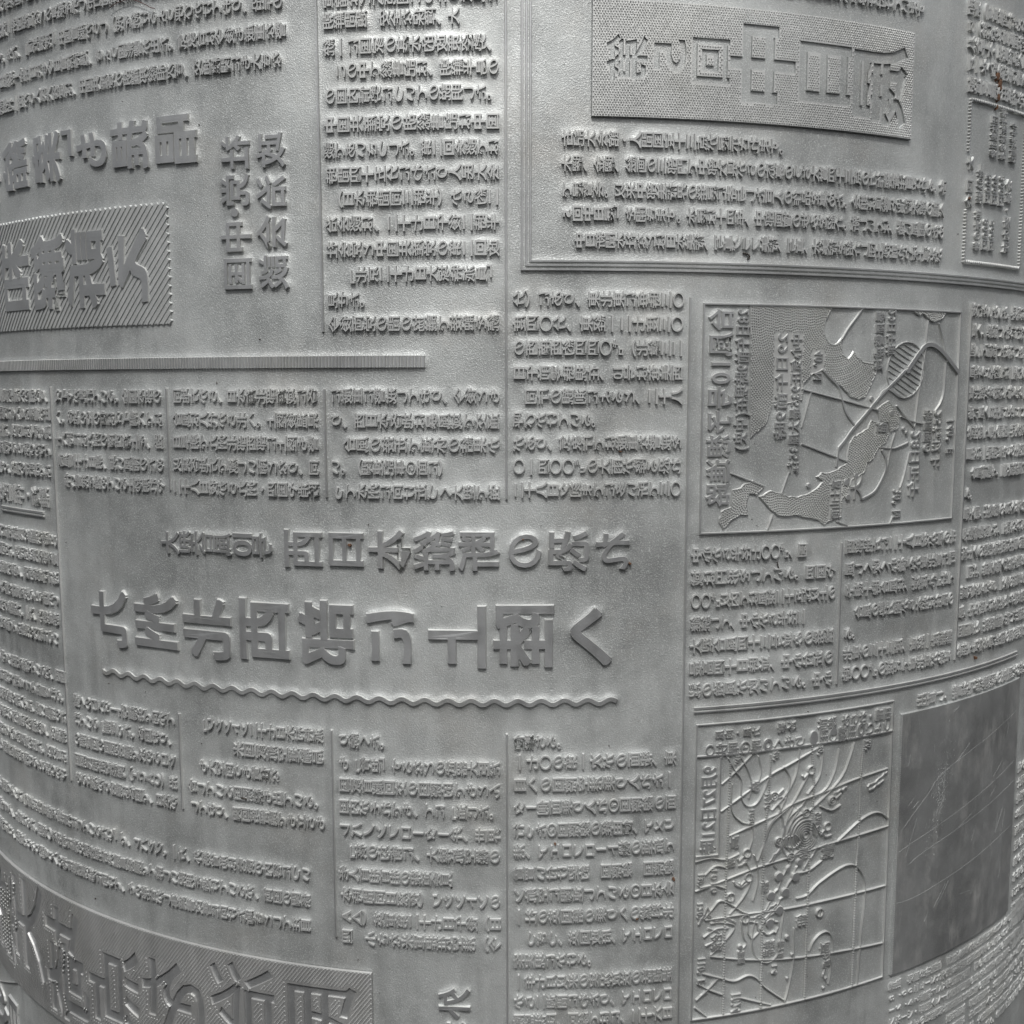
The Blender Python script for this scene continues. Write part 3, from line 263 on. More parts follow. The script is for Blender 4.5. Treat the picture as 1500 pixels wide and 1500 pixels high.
# ---- glyphs: outlines from Blender's own built-in font, cached once per character
DG = bpy.context.evaluated_depsgraph_get
STYLE = dict(body=(0.008, 0.018), bold=(0.024, 0.024), small=(0.004, 0.03), label=(0.012, 0.04), medium=(0.006, 0.022), heavy=(0.008, 0.015))
BOLD = dict(heavy=0.021, medium=0.011)
VERT = {'（': '︵', '）': '︶', '「': '﹁', '」': '﹂', '—': '｜', 'ー': '｜'}
_G = {}
def text_curve(ch, off=0.0, bev=0.0):
    c = bpy.data.curves.new('glyph', 'FONT'); c.body = ch; c.resolution_u = 2 if off < 0.007 and bev > 0.031 else 4
    c.offset = off; c.bevel_depth = bev; c.bevel_resolution = 0
    return c
def glyph(ch, style):
    k = (ch, style)
    if k in _G: return _G[k]
    off, bev = STYLE[style]
    c = text_curve(ch, off, bev); o = bpy.data.objects.new('glyph', c); COL.objects.link(o)
    me = o.evaluated_get(DG()).to_mesh()
    r = None
    if me and len(me.polygons):
        me.calc_loop_triangles()
        V = np.empty(len(me.vertices) * 3, np.float32); me.vertices.foreach_get('co', V); V = V.reshape(-1, 3).astype(float)
        T = np.empty(len(me.loop_triangles) * 3, np.int32); me.loop_triangles.foreach_get('vertices', T); T = T.reshape(-1, 3)
        T = T[(V[T][:, :, 2] > -1e-5).all(1)]
        use, inv = np.unique(T, return_inverse=True); V = V[use]; T = inv.reshape(-1, 3)
        V[:, 2] = V[:, 2] / bev                                   # 0 at the foot, 1 on the printing face
        mi = np.where((V[T][:, :, 2] > 0.9).all(1), 0, 1)
        r = (V, T, mi)
    o.evaluated_get(DG()).to_mesh_clear(); bpy.data.objects.remove(o); bpy.data.curves.remove(c)
    _G[k] = r; return r
def put(mb, ch, style, cu, cv, eu, ev, h, vertical=True):
    if ch == '⏨':                            # a two-figure number set upright in one cell
        put(mb, '1', style, cu, cv - ev * .24, eu, ev * .8, h, False); put(mb, '0', style, cu, cv + ev * .2, eu, ev * .8, h, False); return
    """one character of em size eu x ev centred on (cu, cv); the plate reads as if transposed"""
    g = glyph(VERT.get(ch, ch) if vertical else ch, style)
    if style == 'body' and g is not None and len(g[0]) < 95: g = glyph(VERT.get(ch, ch), 'bold')     # few-stroke characters are cut heavier
    if g is None: return
    V, T, mi = g
    x, y = V[:, 0] - 0.5, V[:, 1] - 0.38
    if ch.isascii(): x = V[:, 0] - (V[:, 0].min() + V[:, 0].max()) / 2
    if vertical:
        if ch in '、。': x = x + 0.6; y = y + 0.58
        elif ch in 'っゃゅょッャュョァィゥェォぁ': x = x + 0.1; y = y + 0.1
        elif ch in 'ー—': y = y * 0.78
    mb.add(np.column_stack([cu - y * eu, cv + x * ev, V[:, 2] * h]), T, mi)
def put_box(mb, ch, style, u0, u1, v0, v1, h):
    """one character stretched to fill a box"""
    g = glyph(ch, style)
    V, T, mi = g
    if style in BOLD:                        # thicker strokes: the same outline laid down again, a little to each side
        s = BOLD[style]; n = len(V); Q = []
        for k, (dx, dy) in enumerate(((-s, -s * .8), (s, -s * .8), (-s, s * .8), (s, s * .8))):
            W = V.copy(); W[:, 0] += dx; W[:, 1] += dy; W[:, 2] *= 1 - 0.012 * k; Q.append(W)
        V = np.concatenate(Q); T = np.concatenate([T + n * k for k in range(4)]); mi = np.tile(mi, 4)
    x0, x1, y0, y1 = V[:, 0].min(), V[:, 0].max(), V[:, 1].min(), V[:, 1].max()
    mb.add(np.column_stack([u0 + (y1 - V[:, 1]) / (y1 - y0) * (u1 - u0), v0 + (V[:, 0] - x0) / (x1 - x0) * (v1 - v0), V[:, 2] * h]), T, mi)
def outlines(ch, off, u0, u1, v0, v1):
    """bezier outlines of a character stretched to a box: list of (points, handles) in the flat layout"""
    c = text_curve(ch, 0, 0); o = bpy.data.objects.new('glyph', c); COL.objects.link(o)
    cu = o.to_curve(DG())
    S = [np.array([[*p.handle_left[:2], *p.co[:2], *p.handle_right[:2]] for p in s.bezier_points]) for s in cu.splines]
    o.to_curve_clear(); bpy.data.objects.remove(o); bpy.data.curves.remove(c)
    A = np.concatenate(S)[:, 2:4]; x0, y0 = A.min(0); x1, y1 = A.max(0)
    out = []
    for s in S:
        q = np.empty_like(s)
        for k in range(3):
            q[:, 2 * k] = u0 + (y1 - s[:, 2 * k + 1]) / (y1 - y0) * (u1 - u0)
            q[:, 2 * k + 1] = v0 + (s[:, 2 * k] - x0) / (x1 - x0) * (v1 - v0)
        out.append(q)
    return out
def flatten(q, n=3):
    out = []
    for i in range(len(q)):
        p0, h0 = q[i][2:4], q[i][4:6]; h1, p1 = q[(i + 1) % len(q)][0:2], q[(i + 1) % len(q)][2:4]
        for t in np.arange(n) / n:
            out.append(p0 * (1 - t) ** 3 + 3 * h0 * t * (1 - t) ** 2 + 3 * h1 * t * t * (1 - t) + p1 * t ** 3)
    return np.array(out)
def plateau(mb, polys, h, sh, base=0.0, mi=0, step=2.5, off=0.0):
    """flat-topped raised area bounded by outlines (nested outlines are holes), with shoulders"""
    c = bpy.data.curves.new('plateau', 'CURVE'); c.dimensions = '2D'; c.fill_mode = 'FRONT'
    c.bevel_depth = sh; c.bevel_resolution = 0; c.offset = off
    for q in polys:
        s = c.splines.new('POLY'); s.points.add(len(q) - 1); s.use_cyclic_u = True
        for p, (a, b) in zip(s.points, q): p.co = (a, b, 0, 1)
    o = bpy.data.objects.new('plateau', c); COL.objects.link(o)
    me = o.evaluated_get(DG()).to_mesh()
    bm = bmesh.new(); bm.from_mesh(me)
    o.evaluated_get(DG()).to_mesh_clear(); bpy.data.objects.remove(o); bpy.data.curves.remove(c)
    bmesh.ops.delete(bm, geom=[f for f in bm.faces if min(v.co.z for v in f.verts) < -1e-4], context='FACES')
    xs = [v.co.x for v in bm.verts]
    for u in np.arange(math.floor(min(xs) / step) * step + step, max(xs), step):
        bmesh.ops.bisect_plane(bm, geom=bm.verts[:] + bm.edges[:] + bm.faces[:], plane_co=(u, 0, 0), plane_no=(1, 0, 0), dist=1e-5)
    bmesh.ops.triangulate(bm, faces=bm.faces)
    bm.verts.index_update()
    V = np.array([v.co[:] for v in bm.verts]); T = np.array([[v.index for v in f.verts] for f in bm.faces])
    bm.free()
    m = np.where((V[T][:, :, 2] > 0.9 * sh).all(1), mi, 1)
    V[:, 2] = base + V[:, 2] / sh * (h - base)
    mb.add(V, T, m)
def hatch(mb, region, holes, ang, pitch, w, h, sh, base, trim=0.0):
    """parallel ridges inside region (rectangle u0,u1,v0,v1) and outside the hole outlines"""
    u0, u1, v0, v1 = region
    dirv = np.array([math.cos(ang), math.sin(ang)]); nv = np.array([-dirv[1], dirv[0]])
    cen = np.array([(u0 + u1) / 2, (v0 + v1) / 2]); L = math.hypot(u1 - u0, v1 - v0)
    for k in range(int(-L / pitch), int(L / pitch) + 1):
        t = np.arange(-L, L, 0.12)
        P = cen + nv * k * pitch + t[:, None] * dirv
        ok = (P[:, 0] > u0) & (P[:, 0] < u1) & (P[:, 1] > v0) & (P[:, 1] < v1)
        if holes is not None and ok.any():
            idx = np.where(ok)[0]; ok[idx] = ~inside(P[idx], holes)
        i = 0
        while i < len(t):
            if ok[i]:
                j = i
                while j + 1 < len(t) and ok[j + 1]: j += 1
                if j - i > 4: ridge(mb, [tuple(P[i]), tuple(P[j])], w, h, sh, base, step=2.2)
                i = j + 1
            else: i += 1

HT = 0.62                                    # type height above the ground, mm
# ------------------------------------------------------------------ body type: text blocks > text lines
for name, label, eu, ev, rows in BLOCKS:
    t = holder(name, label)
    for s, u0, v, *fit in rows:
        eu_ = fit[0] if fit else eu
        mb = MB()
        for i, ch in enumerate(s):
            if ch == '　': continue
            cu = u0 + (i + 0.5) * eu_
            if abs(cu) > 168: continue
            put(mb, ch, 'body', cu + random.uniform(-.04, .04), v + random.uniform(-.05, .05), eu_ * 1.02, ev * 1.02, HT * .62 if 'listing' in label else HT)
        if mb.n: mb.build('text_line', t, [BODY, BSIDE])
# ------------------------------------------------------------------ headlines > characters
for name, label, style, items in HEADS:
    t = holder(name, label)
    for ch, u0, u1, v0, v1 in items:
        if u0 > 900 or abs(u0) > 175: continue
        mb = MB(); put_box(mb, ch, style, u0, u1, v0, v1, HT + 0.12 if name == 'box_heading' else HT + 0.02)
        mb.build('character', t)

# ------------------------------------------------------------------ rules
for name, label, pts, w in RULES:
    mb = MB(); ridge(mb, pts, w, HT - 0.1, 0.14)
    mb.build(name, label=label)
u0, u1, v0, v1 = RIBBED
mb = MB(); sheet(mb, u0, u1, v0 + .1, v1 - .1, 0.36, mi=1)
for u in np.arange(u0, u1, 0.66): ridge(mb, [(u, v0 + .12), (u, v1 - .12)], 0.36, HT, 0.12, 0.3)
ridge(mb, [(u0, v0 + .2), (u1, v0 + .2)], .1, .38, .3); ridge(mb, [(u0, v1 - .2), (u1, v1 - .2)], .1, .38, .3)
mb.build('ribbed_rule', label='thick rule of close upright ribs')
u0, u1, va, vb = WAVY
vw = (va + vb) / 2
wave = [(u, vw + 0.42 * math.sin((u - u0) / 4.45 * 2 * math.pi)) for u in np.arange(u0, u1, 0.35)]
mb = MB(); ridge(mb, wave, 0.85, HT - 0.12, 0.15, step=5)
for a, b in zip(wave[:-1], wave[1:]):
    for k in (0, .5):
        c_ = (a[0] + (b[0] - a[0]) * k, a[1] + (b[1] - a[1]) * k)
        ridge(mb, [(c_[0], c_[1] - .4), (c_[0], c_[1] + .4)], 0.06, HT - .03, 0.05, HT - .2, step=5)
mb.build('wavy_rule', label='wavy rule with fine ticks under the main headline')

# ------------------------------------------------------------------ hatched box behind its heading
mb = MB(); u0, u1, v0, v1 = HATCHBOX
sheet(mb, u0, u1, v0, v1, 0.30, mi=1)
hatch(mb, (u0, u1, v0, v1), None, math.radians(-50), 1.06, 0.58, HT - 0.16, 0.16, 0.1)
mb.build('hatched_panel', mats=[BODY, CAST], label='panel of slanting ridges behind heavy characters')

# ------------------------------------------------------------------ exhibition panel: dotted plateau with sunk lettering
def area(q): return 0.5 * (q[:, 0] * np.roll(q[:, 1], -1) - np.roll(q[:, 0], -1) * q[:, 1]).sum()
def orient(Q):
    """outlines turned so that the outermost runs anticlockwise"""
    return [q[::-1] for q in Q] if area(max(Q, key=lambda q: abs(area(q)))) < 0 else Q
def swell(q, r):
    """outline moved outwards by r (counters shrink), with limited mitres"""
    q = q[np.linalg.norm(q - np.roll(q, 1, 0), axis=1) > 1e-3]
    a = q - np.roll(q, 1, 0); b = np.roll(q, -1, 0) - q
    a /= np.linalg.norm(a, axis=1)[:, None]; b /= np.linalg.norm(b, axis=1)[:, None]
    na, nb = np.stack([a[:, 1], -a[:, 0]], 1), np.stack([b[:, 1], -b[:, 0]], 1)
    m = na + nb; m /= np.linalg.norm(m, axis=1)[:, None] + 1e-9
    return q + m * (r / np.clip((m * na).sum(1), 0.6, 1))[:, None]
def sunk(group, region, grow=1.0):
    u0, u1, v0, v1 = region
    holes = []
    for g, ch, a, b, c, d_ in REC:
        if g == group:
            Q = [flatten(q) for q in outlines(ch, 0, a, b, c, d_)]
            holes += [swell(q, (0.033 if d_ - c > 8 else 0.024) * (d_ - c) * grow) for q in orient(Q)]
    n = 24
    rect = [(u0 + (u1 - u0) * i / n, v0) for i in range(n)] + [(u1, v0)] + [(u1 - (u1 - u0) * i / n, v1) for i in range(n)] + [(u0, v1)]
    return holes, rect
holes, rect = sunk('exhibition', PANEL)
P_ = holder('exhibition_panel', 'raised dotted panel with sunk lettering at the top')
mb = MB(); plateau(mb, [rect] + holes, HT - 0.02, 0.14, 0.12, mi=0, off=-0.02)
mb.build('panel_face', P_, [PANELM, CAST], splat=False)
mb = MB(); sheet(mb, PANEL[0] + .1, PANEL[1] - .1, PANEL[2] + .1, PANEL[3] - .1, 0.26, mi=0); mb.build('sunk_lettering', P_, [CAST, CAST], splat=False)
pts = []
pit = 0.50
for i, v in enumerate(np.arange(PANEL[2] + .25, PANEL[3] - .2, pit * 0.866)):
    for u in np.arange(PANEL[0] + .25 + (i % 2) * pit / 2, PANEL[1] - .2, pit): pts.append((u + random.uniform(-.03, .03), v + random.uniform(-.03, .03)))
pts = np.array(pts)
big = []
for q in holes:
    big.append(q)
ok = ~inside(pts, big)
for dd in ((.22, 0), (-.22, 0), (0, .22), (0, -.22)): ok &= ~inside(pts + np.array(dd), big)
mb = MB()
for p in pts[ok]: dome(mb, p, 0.21, HT + 0.15 + random.uniform(-.04, .04), HT - 0.05, n=5, top=0.35)
mb.build('dot_screen', P_, [PANELM, PANELM], splat=False)

# ------------------------------------------------------------------ hatched band with sunk headline, lower left
holes, rect = sunk('band', BAND, 0.6)
P_ = holder('headline_band', 'finely lined band with large sunk characters in the lower left corner')
mb = MB(); plateau(mb, [rect] + holes, HT, 0.12, 0.12, mi=0, off=0.0)
mb.build('band_face', P_, [BANDM, BANDM], splat=False)
mb = MB(); sheet(mb, BAND[0] + .1, BAND[1] - .1, BAND[2] + .1, BAND[3] - .1, 0.22, mi=0); mb.build('sunk_lettering', P_, [TYPE, CAST], splat=False)
mb = MB(); hatch(mb, (BAND[0] + .3, BAND[1] - .1, BAND[2] + .1, BAND[3] - .3), [swell(q, .55) for q in holes], math.radians(-52), 0.64, 0.16, HT + 0.075, 0.12, HT - .06)
mb.build('fine_lines', P_, [BANDM, BSIDE], splat=False)

# ------------------------------------------------------------------ smooth photograph block, lower right
P_ = holder('photograph_block', 'smooth dark worn block with scratches')
u0, u1, v0, v1 = PHOTO
n = 20
rect = [(u0 + (u1 - u0) * i / n, v0) for i in range(n)] + [(u1, v0)] + [(u1 - (u1 - u0) * i / n, v1) for i in range(n)] + [(u0, v1)]
mb = MB(); plateau(mb, [rect], HT + 0.02, 0.16, 0.0, mi=0); mb.build('block_face', P_, [SMOOTH, CAST])
mb = MB()
for v in np.arange(v0 + .3, v1 - .3, 0.42): dome(mb, (u0 + .18, v), 0.17, HT + .09, HT - .03, n=5)
mb.build('dot_edge', P_, splat=False)
scr = [[(u0 + 1, v0 + 26), (u0 + 9, v0 + 19.5), (u0 + 17, v0 + 14.5), (u1 - .5, v0 + 7.5)], [(u0 + .6, v0 + 30.5), (u0 + 10, v0 + 28), (u1 - 1, v0 + 20)], [(u0 + 4, v0 + 34), (u0 + 12, v0 + 31.5), (u1 - .5, v0 + 25)],
       [(u0 + .8, v0 + 42), (u0 + 10, v0 + 41.5), (u1 - 1, v0 + 36)], [(u0 + 3, v0 + 32), (u0 + 6, v0 + 24)], [(u0 + 5.2, v0 + 1), (u0 + 6, v0 + 5)], [(u0 + 14, v0 + 24), (u0 + 15.5, v0 + 13)]]
for k in range(26):
    x, y = rng.uniform(u0 + 2, u1 - 5), rng.uniform(v0 + 2, v1 - 6); a = rng.normal(-.9, .5); ln = rng.uniform(1.5, 7)
    scr.append([(x, y), (x + ln * .5 * math.cos(a) + .1, y + ln * .5 * math.sin(a)), (min(x + ln * math.cos(a), u1 - 1), max(v0 + 1, y + ln * math.sin(a)))])
for s in scr:
    s = spline(s); s = [(p[0] + random.uniform(-.06, .06), p[1] + random.uniform(-.06, .06)) for p in s]
    mb = MB(); ridge(mb, s, 0.02, HT + .035, 0.05, HT); mb.build('scratch', P_, [CAST, CAST], splat=False)
mb = MB()
for k in range(420):                          # rough abraded patch
    t = rng.normal(0, 1, 2); c_ = (u0 + 13.5 + t[0] * 1.5 + t[1] * -1.2, v0 + 22 + t[1] * 6.5)
    if u0 + 1 < c_[0] < u1 - 1 and v0 + 1 < c_[1] < v1 - 1: dome(mb, c_, rng.uniform(.05, .2), HT + rng.uniform(.03, .06), HT - .02, n=6, top=.3, ex=rng.uniform(.6, 2.2))
mb.build('abraded_patch', P_, [CAST, CAST], splat=False)

# ------------------------------------------------------------------ small-ad box with saw-tooth border
P_ = holder('notice_box', 'small box of prices with saw-tooth border at the right edge')
u0, u1, v0, v1 = AD
def saw(a, b, pitch=0.68, amp=0.2):
    n = int(math.dist(a, b) / pitch) * 2; dx = np.array(b) - np.array(a); nrm_ = np.array([-dx[1], dx[0]]) / np.linalg.norm(dx)
    return [tuple(np.array(a) + dx * i / n + nrm_ * amp * (1 if i % 2 else -1)) for i in range(n + 1)]
g0, g1 = ADGAP
for a, b in (((u0, v0), (u1, v0)), ((u1, v0), (u1, v1)), ((u1, v1), (u0, v1)), ((u0, v1), (u0, g1)), ((u0, g0), (u0, v0))):
    mb = MB(); ridge(mb, saw(a, b), 0.16, HT - .05, 0.14, step=5); mb.build('saw_tooth_border', P_)
HOLD = {'ad': P_}

# ------------------------------------------------------------------ weather maps
up = holder('weather_map', 'weather map with dotted land and a hatched oval'); HOLD['upper'] = up
u0, u1, v0, v1 = UPMAP
mb = MB(); ridge(mb, [(u0, v0), (u1, v0), (u1, v1), (u0, v1)], 0.24, HT - .1, 0.14, closed=True); mb.build('map_frame', up)
HL_ = 0.24
def dots(mb, poly, centre, pitch, r, h, base):
    q = np.array(poly); rmax = np.linalg.norm(q - np.array(centre), axis=1).max(); P = []
    for rr in np.arange(pitch, rmax, pitch * .9):
        n = int(2 * math.pi * rr / pitch)
        a = (np.arange(n) + random.random()) * 2 * math.pi / n
        P.append(np.column_stack([centre[0] + rr * np.cos(a), centre[1] + rr * np.sin(a)]))
    P = np.concatenate(P)
    ok = inside(P, [poly])
    for g, s, a, b, c, d_, *_ in LABELS:                       # the screen stops short of the lettering
        if g == 'upper': ok &= ~((P[:, 0] > a - .2) & (P[:, 0] < b + .2) & (P[:, 1] > c - .2) & (P[:, 1] < d_ + .2))
    for p in P[ok]: dome(mb, p, r, h, base, n=5, top=.4)
for nm, poly in M['land']:
    poly = resample(poly, 1.0); poly = [(p[0] + random.uniform(-.12, .12), p[1] + random.uniform(-.12, .12)) for p in poly]
    mb = MB(); plateau(mb, [poly], HL_, 0.2, 0.0, mi=1)
    ridge(mb, poly, 0.07, HL_ + .16, 0.12, HL_ - .1, closed=True)
    c_ = np.array(poly).mean(0) + (np.array([3, -9]) if nm == 'continent' else np.array([1, 2]))
    dots(mb, poly, c_, 0.50, 0.19, HL_ + .30, HL_ - .02)
    mb.build('land_area', up, splat=False)
mb = MB(); ridge(mb, M['oval'][:-1], 0.15, HT - .2, 0.12, closed=True)
for a in M['ovalhatch']: ridge(mb, a, 0.09, HT - .3, 0.11, step=3)
mb.build('storm_zone', up, label='oval storm zone filled with slanting lines')
for pts, w in M['track']:
    mb = MB(); ridge(mb, spline(pts), w * .85, HT - .1, 0.14, step=3); mb.build('storm_track', up)
for pts, w in M['lines']:
    mb = MB(); ridge(mb, spline(pts) if len(pts) > 2 else pts, w * .65, HT - .16, 0.14, step=3); mb.build('map_line', up)
for c_, r in M['blobs']:
    mb = MB(); dome(mb, c_, r, HT - .08, n=9, top=.7); mb.build('place_mark', up)

lo = holder('weather_map', 'weather map with isobars, station circles and a legend strip'); HOLD['lower'] = lo
u0, u1, v0, v1 = LOMAP
mb = MB(); ridge(mb, [(u0, v0), (u1, v0), (u1, v1), (u0, v1)], 0.22, HT - .12, 0.14, closed=True); mb.build('map_frame', lo)
mb = MB(); ridge(mb, [(u0, L['legend'][0][1]), (u1, L['legend'][0][1])], 0.26, HT - .08, 0.18); mb.build('legend_rule', lo)
a, b, c_, d_ = L['titlebox']
mb = MB(); ridge(mb, [(b, c_), (b, d_), (a, d_)], 0.26, HT - .08, 0.18); mb.build('title_rule', lo)
for q in L['merid']:
    mb = MB(); q = spline(q); ridge(mb, q, 0.12, HT - .16, 0.12, step=3)
    for p in resample(q, 0.6): ridge(mb, [(p[0] - .16, p[1]), (p[0] + .16, p[1])], 0.14, HT - .02, .08, .2)
    mb.build('meridian', lo)
for q in L['paral']:
    mb = MB(); ridge(mb, spline(q), 0.13, HT - .1, 0.14, step=3); mb.build('parallel', lo)
for q in L['iso']:
    mb = MB(); ridge(mb, spline(q), 0.13, HT - .1, 0.14, step=3); mb.build('isobar', lo, splat=False)
for q in L['isles']:
    q = resample(q, .8); q = [(p[0] + random.uniform(-.22, .22), p[1] + random.uniform(-.22, .22)) for p in q]
    mb = MB(); ridge(mb, q, 0.16, HT - .16, 0.14, closed=True, step=3); mb.build('coastline', lo, splat=False)
for q in L['coast']:
    mb = MB(); q = [(p[0] + random.uniform(-.2, .2), p[1] + random.uniform(-.2, .2)) for p in resample(q, .7)]; ridge(mb, q, 0.3, HT - .18, 0.16, step=3); mb.build('coastline', lo)
circ = lambda c, r, n=16: [(c[0] + r * math.cos(i * 2 * math.pi / n), c[1] + r * math.sin(i * 2 * math.pi / n)) for i in range(n)]
for c_ in L['ring2']:
    mb = MB(); ridge(mb, circ(c_, .82), .14, HT - .08, .12, closed=True); ridge(mb, circ(c_, .36, 10), .1, HT - .08, .1, closed=True)
    ridge(mb, [(c_[0] + .8, c_[1] - .3), (c_[0] + 2.2, c_[1] - 1.3)], .14, HT - .1, .12); mb.build('station_mark', lo, splat=False)
for i, c_ in enumerate(L['ring1']):
    mb = MB(); ridge(mb, circ(c_, .85), .16, HT - .08, .12, closed=True)
    if i > 3: ridge(mb, [(c_[0], c_[1] - .7), (c_[0], c_[1] + .7)], .14, HT - .1, .1)
    else: ridge(mb, [(c_[0] - .7, c_[1] + .5), (c_[0] - 1.8, c_[1] + 1.5), (c_[0] - 2.1, c_[1] + .9)], .18, HT - .1, .12)
    mb.build('station_mark', lo, splat=False)
for c_, r in L['disc']:
    mb = MB(); dome(mb, c_, r, HT - .02, n=14, top=.82); mb.build('station_mark', lo, splat=False)
c_ = L['spiral']
mb = MB()
for k, r in enumerate(np.arange(.55, 2.9, .46)): ridge(mb, [(c_[0] + r * math.cos(a), c_[1] + r * 1.1 * math.sin(a)) for a in np.linspace(0.1 * k, 2 * math.pi + .1 * k - .3, 30)], .12, HT - .16, .08, step=3)
for r, a0, a1 in ((3.0, 2.6, 5.2), (3.7, 2.4, 4.9), (4.5, 2.5, 4.7), (5.6, 2.5, 4.4)):
    ridge(mb, [(c_[0] + r * math.cos(a), c_[1] + r * 1.1 * math.sin(a)) for a in np.linspace(a0, a1, 24)], .2, HT - .14, .16, step=3)
mb.build('storm_rings', lo, splat=False, label='close rings round the storm centre')

for grp, s, u0, u1, v0, v1, style, vert in LABELS:
    adv = [0.58 if ch.isascii() else 1.0 for ch in s]; tot = sum(adv); mb = MB(); x = 0.0
    for ch, a in zip(s, adv):
        if ch != ' ':
            m = (x + a / 2) / tot
            if vert: put(mb, ch, style, u0 + (u1 - u0) * m, (v0 + v1) / 2, (u1 - u0) / tot * .98, (v1 - v0) * .98, HT - .06, True)
            else: put(mb, ch, style, (u0 + u1) / 2, v0 + (v1 - v0) * m, (u1 - u0) * .98, (v1 - v0) / tot * .98, HT - .06, False)
        x += a
    mb.build('lettering', HOLD[grp])

# ------------------------------------------------------------------ rust, dirt
for (u, v), ru, rv in RUSTSPOTS:
    mb = MB(); n = 12
    a = np.arange(n) * 2 * math.pi / n; q = 1 + rng.uniform(-.3, .3, n)
    V = np.concatenate([np.column_stack([u + ru * q * np.cos(a), v + rv * q * np.sin(a), np.full(n, 0.0)]), np.column_stack([u + ru * q * .7 * np.cos(a), v + rv * q * .7 * np.sin(a), np.full(n, HT + .08)]), [[u, v, HT + .1]]])
    mb.add(V, [(i, (i + 1) % n, n + (i + 1) % n) for i in range(n)] + [(i, n + (i + 1) % n, n + i) for i in range(n)] + [(n + i, n + (i + 1) % n, 2 * n) for i in range(n)], 0)
    mb.build('rust_spot', ROOT, [RUST], splat=False)
mb = MB()
for p in SPECKS: dome(mb, p, rng.uniform(.12, .22), .3, -.1, n=6)
for k in range(140): dome(mb, (rng.uniform(-150, 150), rng.uniform(-80, 160)), rng.uniform(.05, .13), rng.uniform(.1, .35), -.1, n=5)
o = mb.build('dark_specks', ROOT, [DIRT, DIRT], splat=False)

for s in (((-14, 3), (-6, 9), (-4, 12)), ((-40, 20), (-31, 16)), ((70, 42), (74, 36)), ((34, -44), (40, -52), (41, -58)), ((-52, -38), (-45, -33)), ((-8, 60), (12, 58.6)), ((58, 104), (64, 111)), ((-22, 38), (-20, 46))):
    mb = MB(); ridge(mb, spline(s), 0.015, .07, 0.05, -.05); mb.build('scratch', ROOT, [SIDE, SIDE], splat=False)

# ------------------------------------------------------------------ the plate's ground: fine sheet with soft fillets round the relief
DU = 0.29
U = np.arange(-166, 166.01, DU); Vv = np.arange(-88, 178.01, DU)
S = np.concatenate(SPLAT)
H, _, _ = np.histogram2d(S[:, 1], S[:, 0], bins=(len(Vv), len(U)), range=((Vv[0] - DU / 2, Vv[-1] + DU / 2), (U[0] - DU / 2, U[-1] + DU / 2)), weights=S[:, 2])
H = np.clip(H / DU ** 2, 0, 1)
def blur(A, s):
    k = np.arange(-int(4 * s / DU) - 1, int(4 * s / DU) + 2); g = np.exp(-(k * DU) ** 2 / (2 * s * s)); g /= g.sum()
    n0, n1 = A.shape; p = len(k)
    f = np.fft.rfft2(A, (n0 + p, n1 + p)) * np.fft.rfft2(np.outer(g, g), (n0 + p, n1 + p))
    r = np.fft.irfft2(f, (n0 + p, n1 + p)); o = len(k) // 2
    return r[o:o + n0, o:o + n1]
hills = np.minimum(0.33, np.clip(blur(H, 0.5) * 0.46, 0, .36) + np.clip(blur(H, 1.2) * 0.44, 0, .3))
rough_ = blur(rng.normal(0, 1, H.shape), 0.5) * 0.012 + blur(rng.normal(0, 1, H.shape), 2.2) * 0.35 + blur(rng.normal(0, 1, H.shape), 9) * 3.0
Z = hills + rough_ * np.clip(1 - 0.5 * H, 0, 1)
for (u0, u1, v0, v1), z in ((PANEL, 0.1), (BAND, 0.1), (HATCHBOX, 0.1), (PHOTO, 0.1)):
    iu = (U > u0 + .4) & (U < u1 - .4); iv = (Vv > v0 + .4) & (Vv < v1 - .4)
    Z[np.ix_(iv, iu)] = np.minimum(Z[np.ix_(iv, iu)], z)
uu, vv = np.meshgrid(U, Vv)
V = np.column_stack([uu.ravel(), vv.ravel(), Z.ravel()])
nv, nu = H.shape
i = np.arange(nv * nu).reshape(nv, nu)
Fq = np.column_stack([i[:-1, :-1].ravel(), i[:-1, 1:].ravel(), i[1:, 1:].ravel(), i[1:, :-1].ravel()])
make('plate_surface', V, Fq, [CAST], ROOT, None, smooth=True, splat=False)
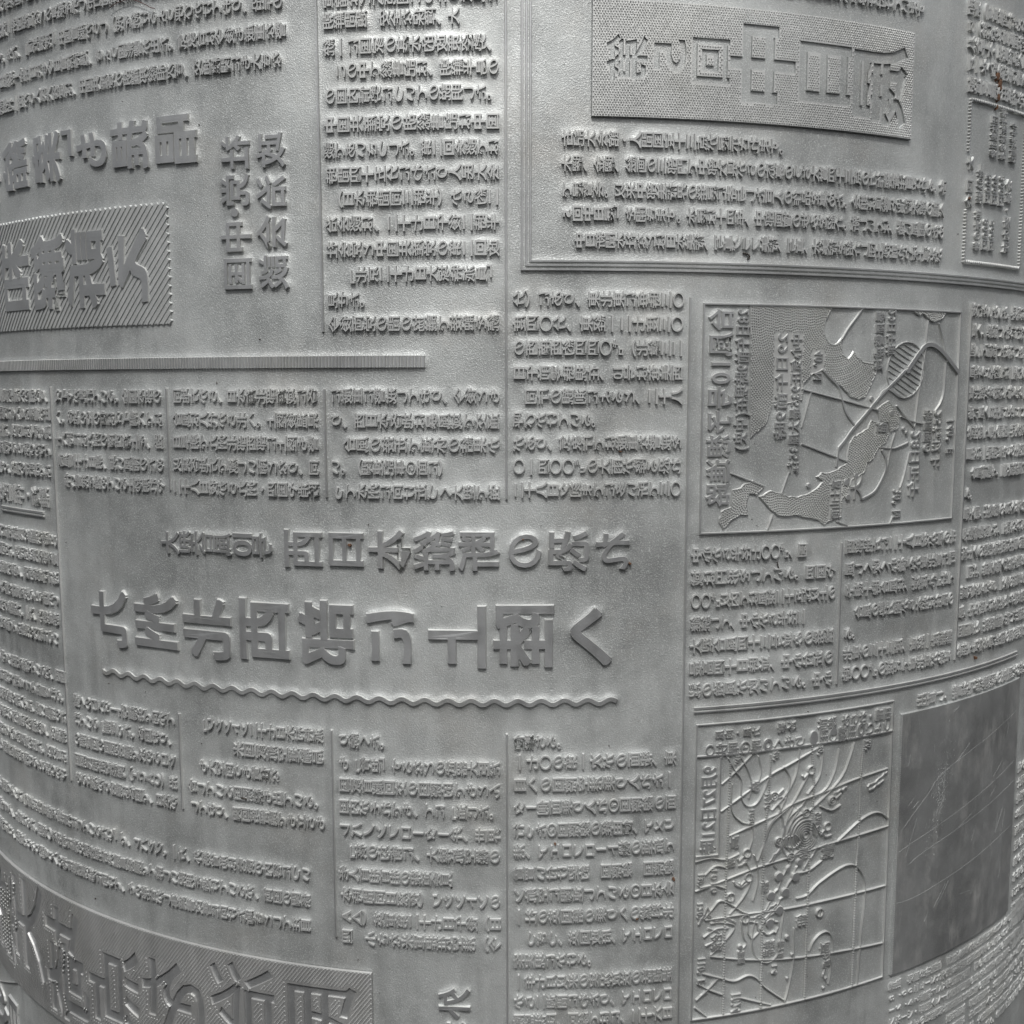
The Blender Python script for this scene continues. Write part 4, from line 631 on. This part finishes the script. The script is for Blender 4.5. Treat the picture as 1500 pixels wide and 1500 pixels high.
# the thick casting behind it, and its margins beyond the printed sheet
NS = 120; ua = np.linspace(-262, 262, NS); prof = [(-205, -0.5), (-205, -9.0), (225, -9.0), (225, -0.5)]
V = np.array([(u, v, h) for u in ua for v, h in prof]); Fq = []
for s in range(NS - 1):
    for k in range(4): Fq.append((s * 4 + k, s * 4 + (k + 1) % 4, s * 4 + 4 + (k + 1) % 4, s * 4 + 4 + k))
Fq += [(0, 1, 2, 3), ((NS - 1) * 4, (NS - 1) * 4 + 1, (NS - 1) * 4 + 2, (NS - 1) * 4 + 3)]
make('plate_backing', V, Fq, [CAST], ROOT, None, splat=False)

# ------------------------------------------------------------------ loose things lying on the plate
def tube(name, pts, r, mat, label, cat, h):
    pts = spline(pts); n = len(pts); V = []; Fq = []
    for k, (u, v) in enumerate(pts):
        a, b = pts[max(0, k - 1)], pts[min(n - 1, k + 1)]; t = np.array([b[0] - a[0], b[1] - a[1]]); t /= np.linalg.norm(t); q = np.array([-t[1], t[0]])
        rr = r * (0.75 + 0.25 * math.sin(k * 1.7)) if name != 'hair' else r
        for j in range(6):
            an = j * math.pi / 3; V.append((u + q[0] * rr * math.cos(an), v + q[1] * rr * math.cos(an), h + rr * math.sin(an)))
    for k in range(n - 1):
        for j in range(6): Fq.append((k * 6 + j, k * 6 + (j + 1) % 6, k * 6 + 6 + (j + 1) % 6, k * 6 + 6 + j))
    W = wrap(np.array(V)); me = bpy.data.meshes.new(name); base = W.mean(0)
    me.from_pydata([tuple(p) for p in W - base], [], Fq + [tuple(range(6)), tuple(range((n - 1) * 6, n * 6))])
    me.materials.append(mat)
    bm = bmesh.new(); bm.from_mesh(me); bmesh.ops.recalc_face_normals(bm, faces=bm.faces); bm.to_mesh(me); bm.free()
    me.polygons.foreach_set('use_smooth', [True] * len(me.polygons))
    o = bpy.data.objects.new(name, me); COL.objects.link(o); o.location = base
    o['label'] = label; o['category'] = cat
    return o
tube('hair', HAIR_PATH, 0.07, HAIR, 'thin dark reddish hair curved over the rows of type in the upper left', 'hair', HT + .12)
tube('fleck', FLECKS[0], 0.2, DIRT, 'black hooked fleck of dirt just above the triple rule', 'dirt fleck', .3)
tube('fleck', FLECKS[1], 0.17, DIRT, 'short upright dark fleck below the upper weather map', 'dirt fleck', .4)
tube('fleck', FLECKS[2], 0.22, DIRT, 'dark blot-like fleck on small type below the wavy rule', 'dirt fleck', .62)
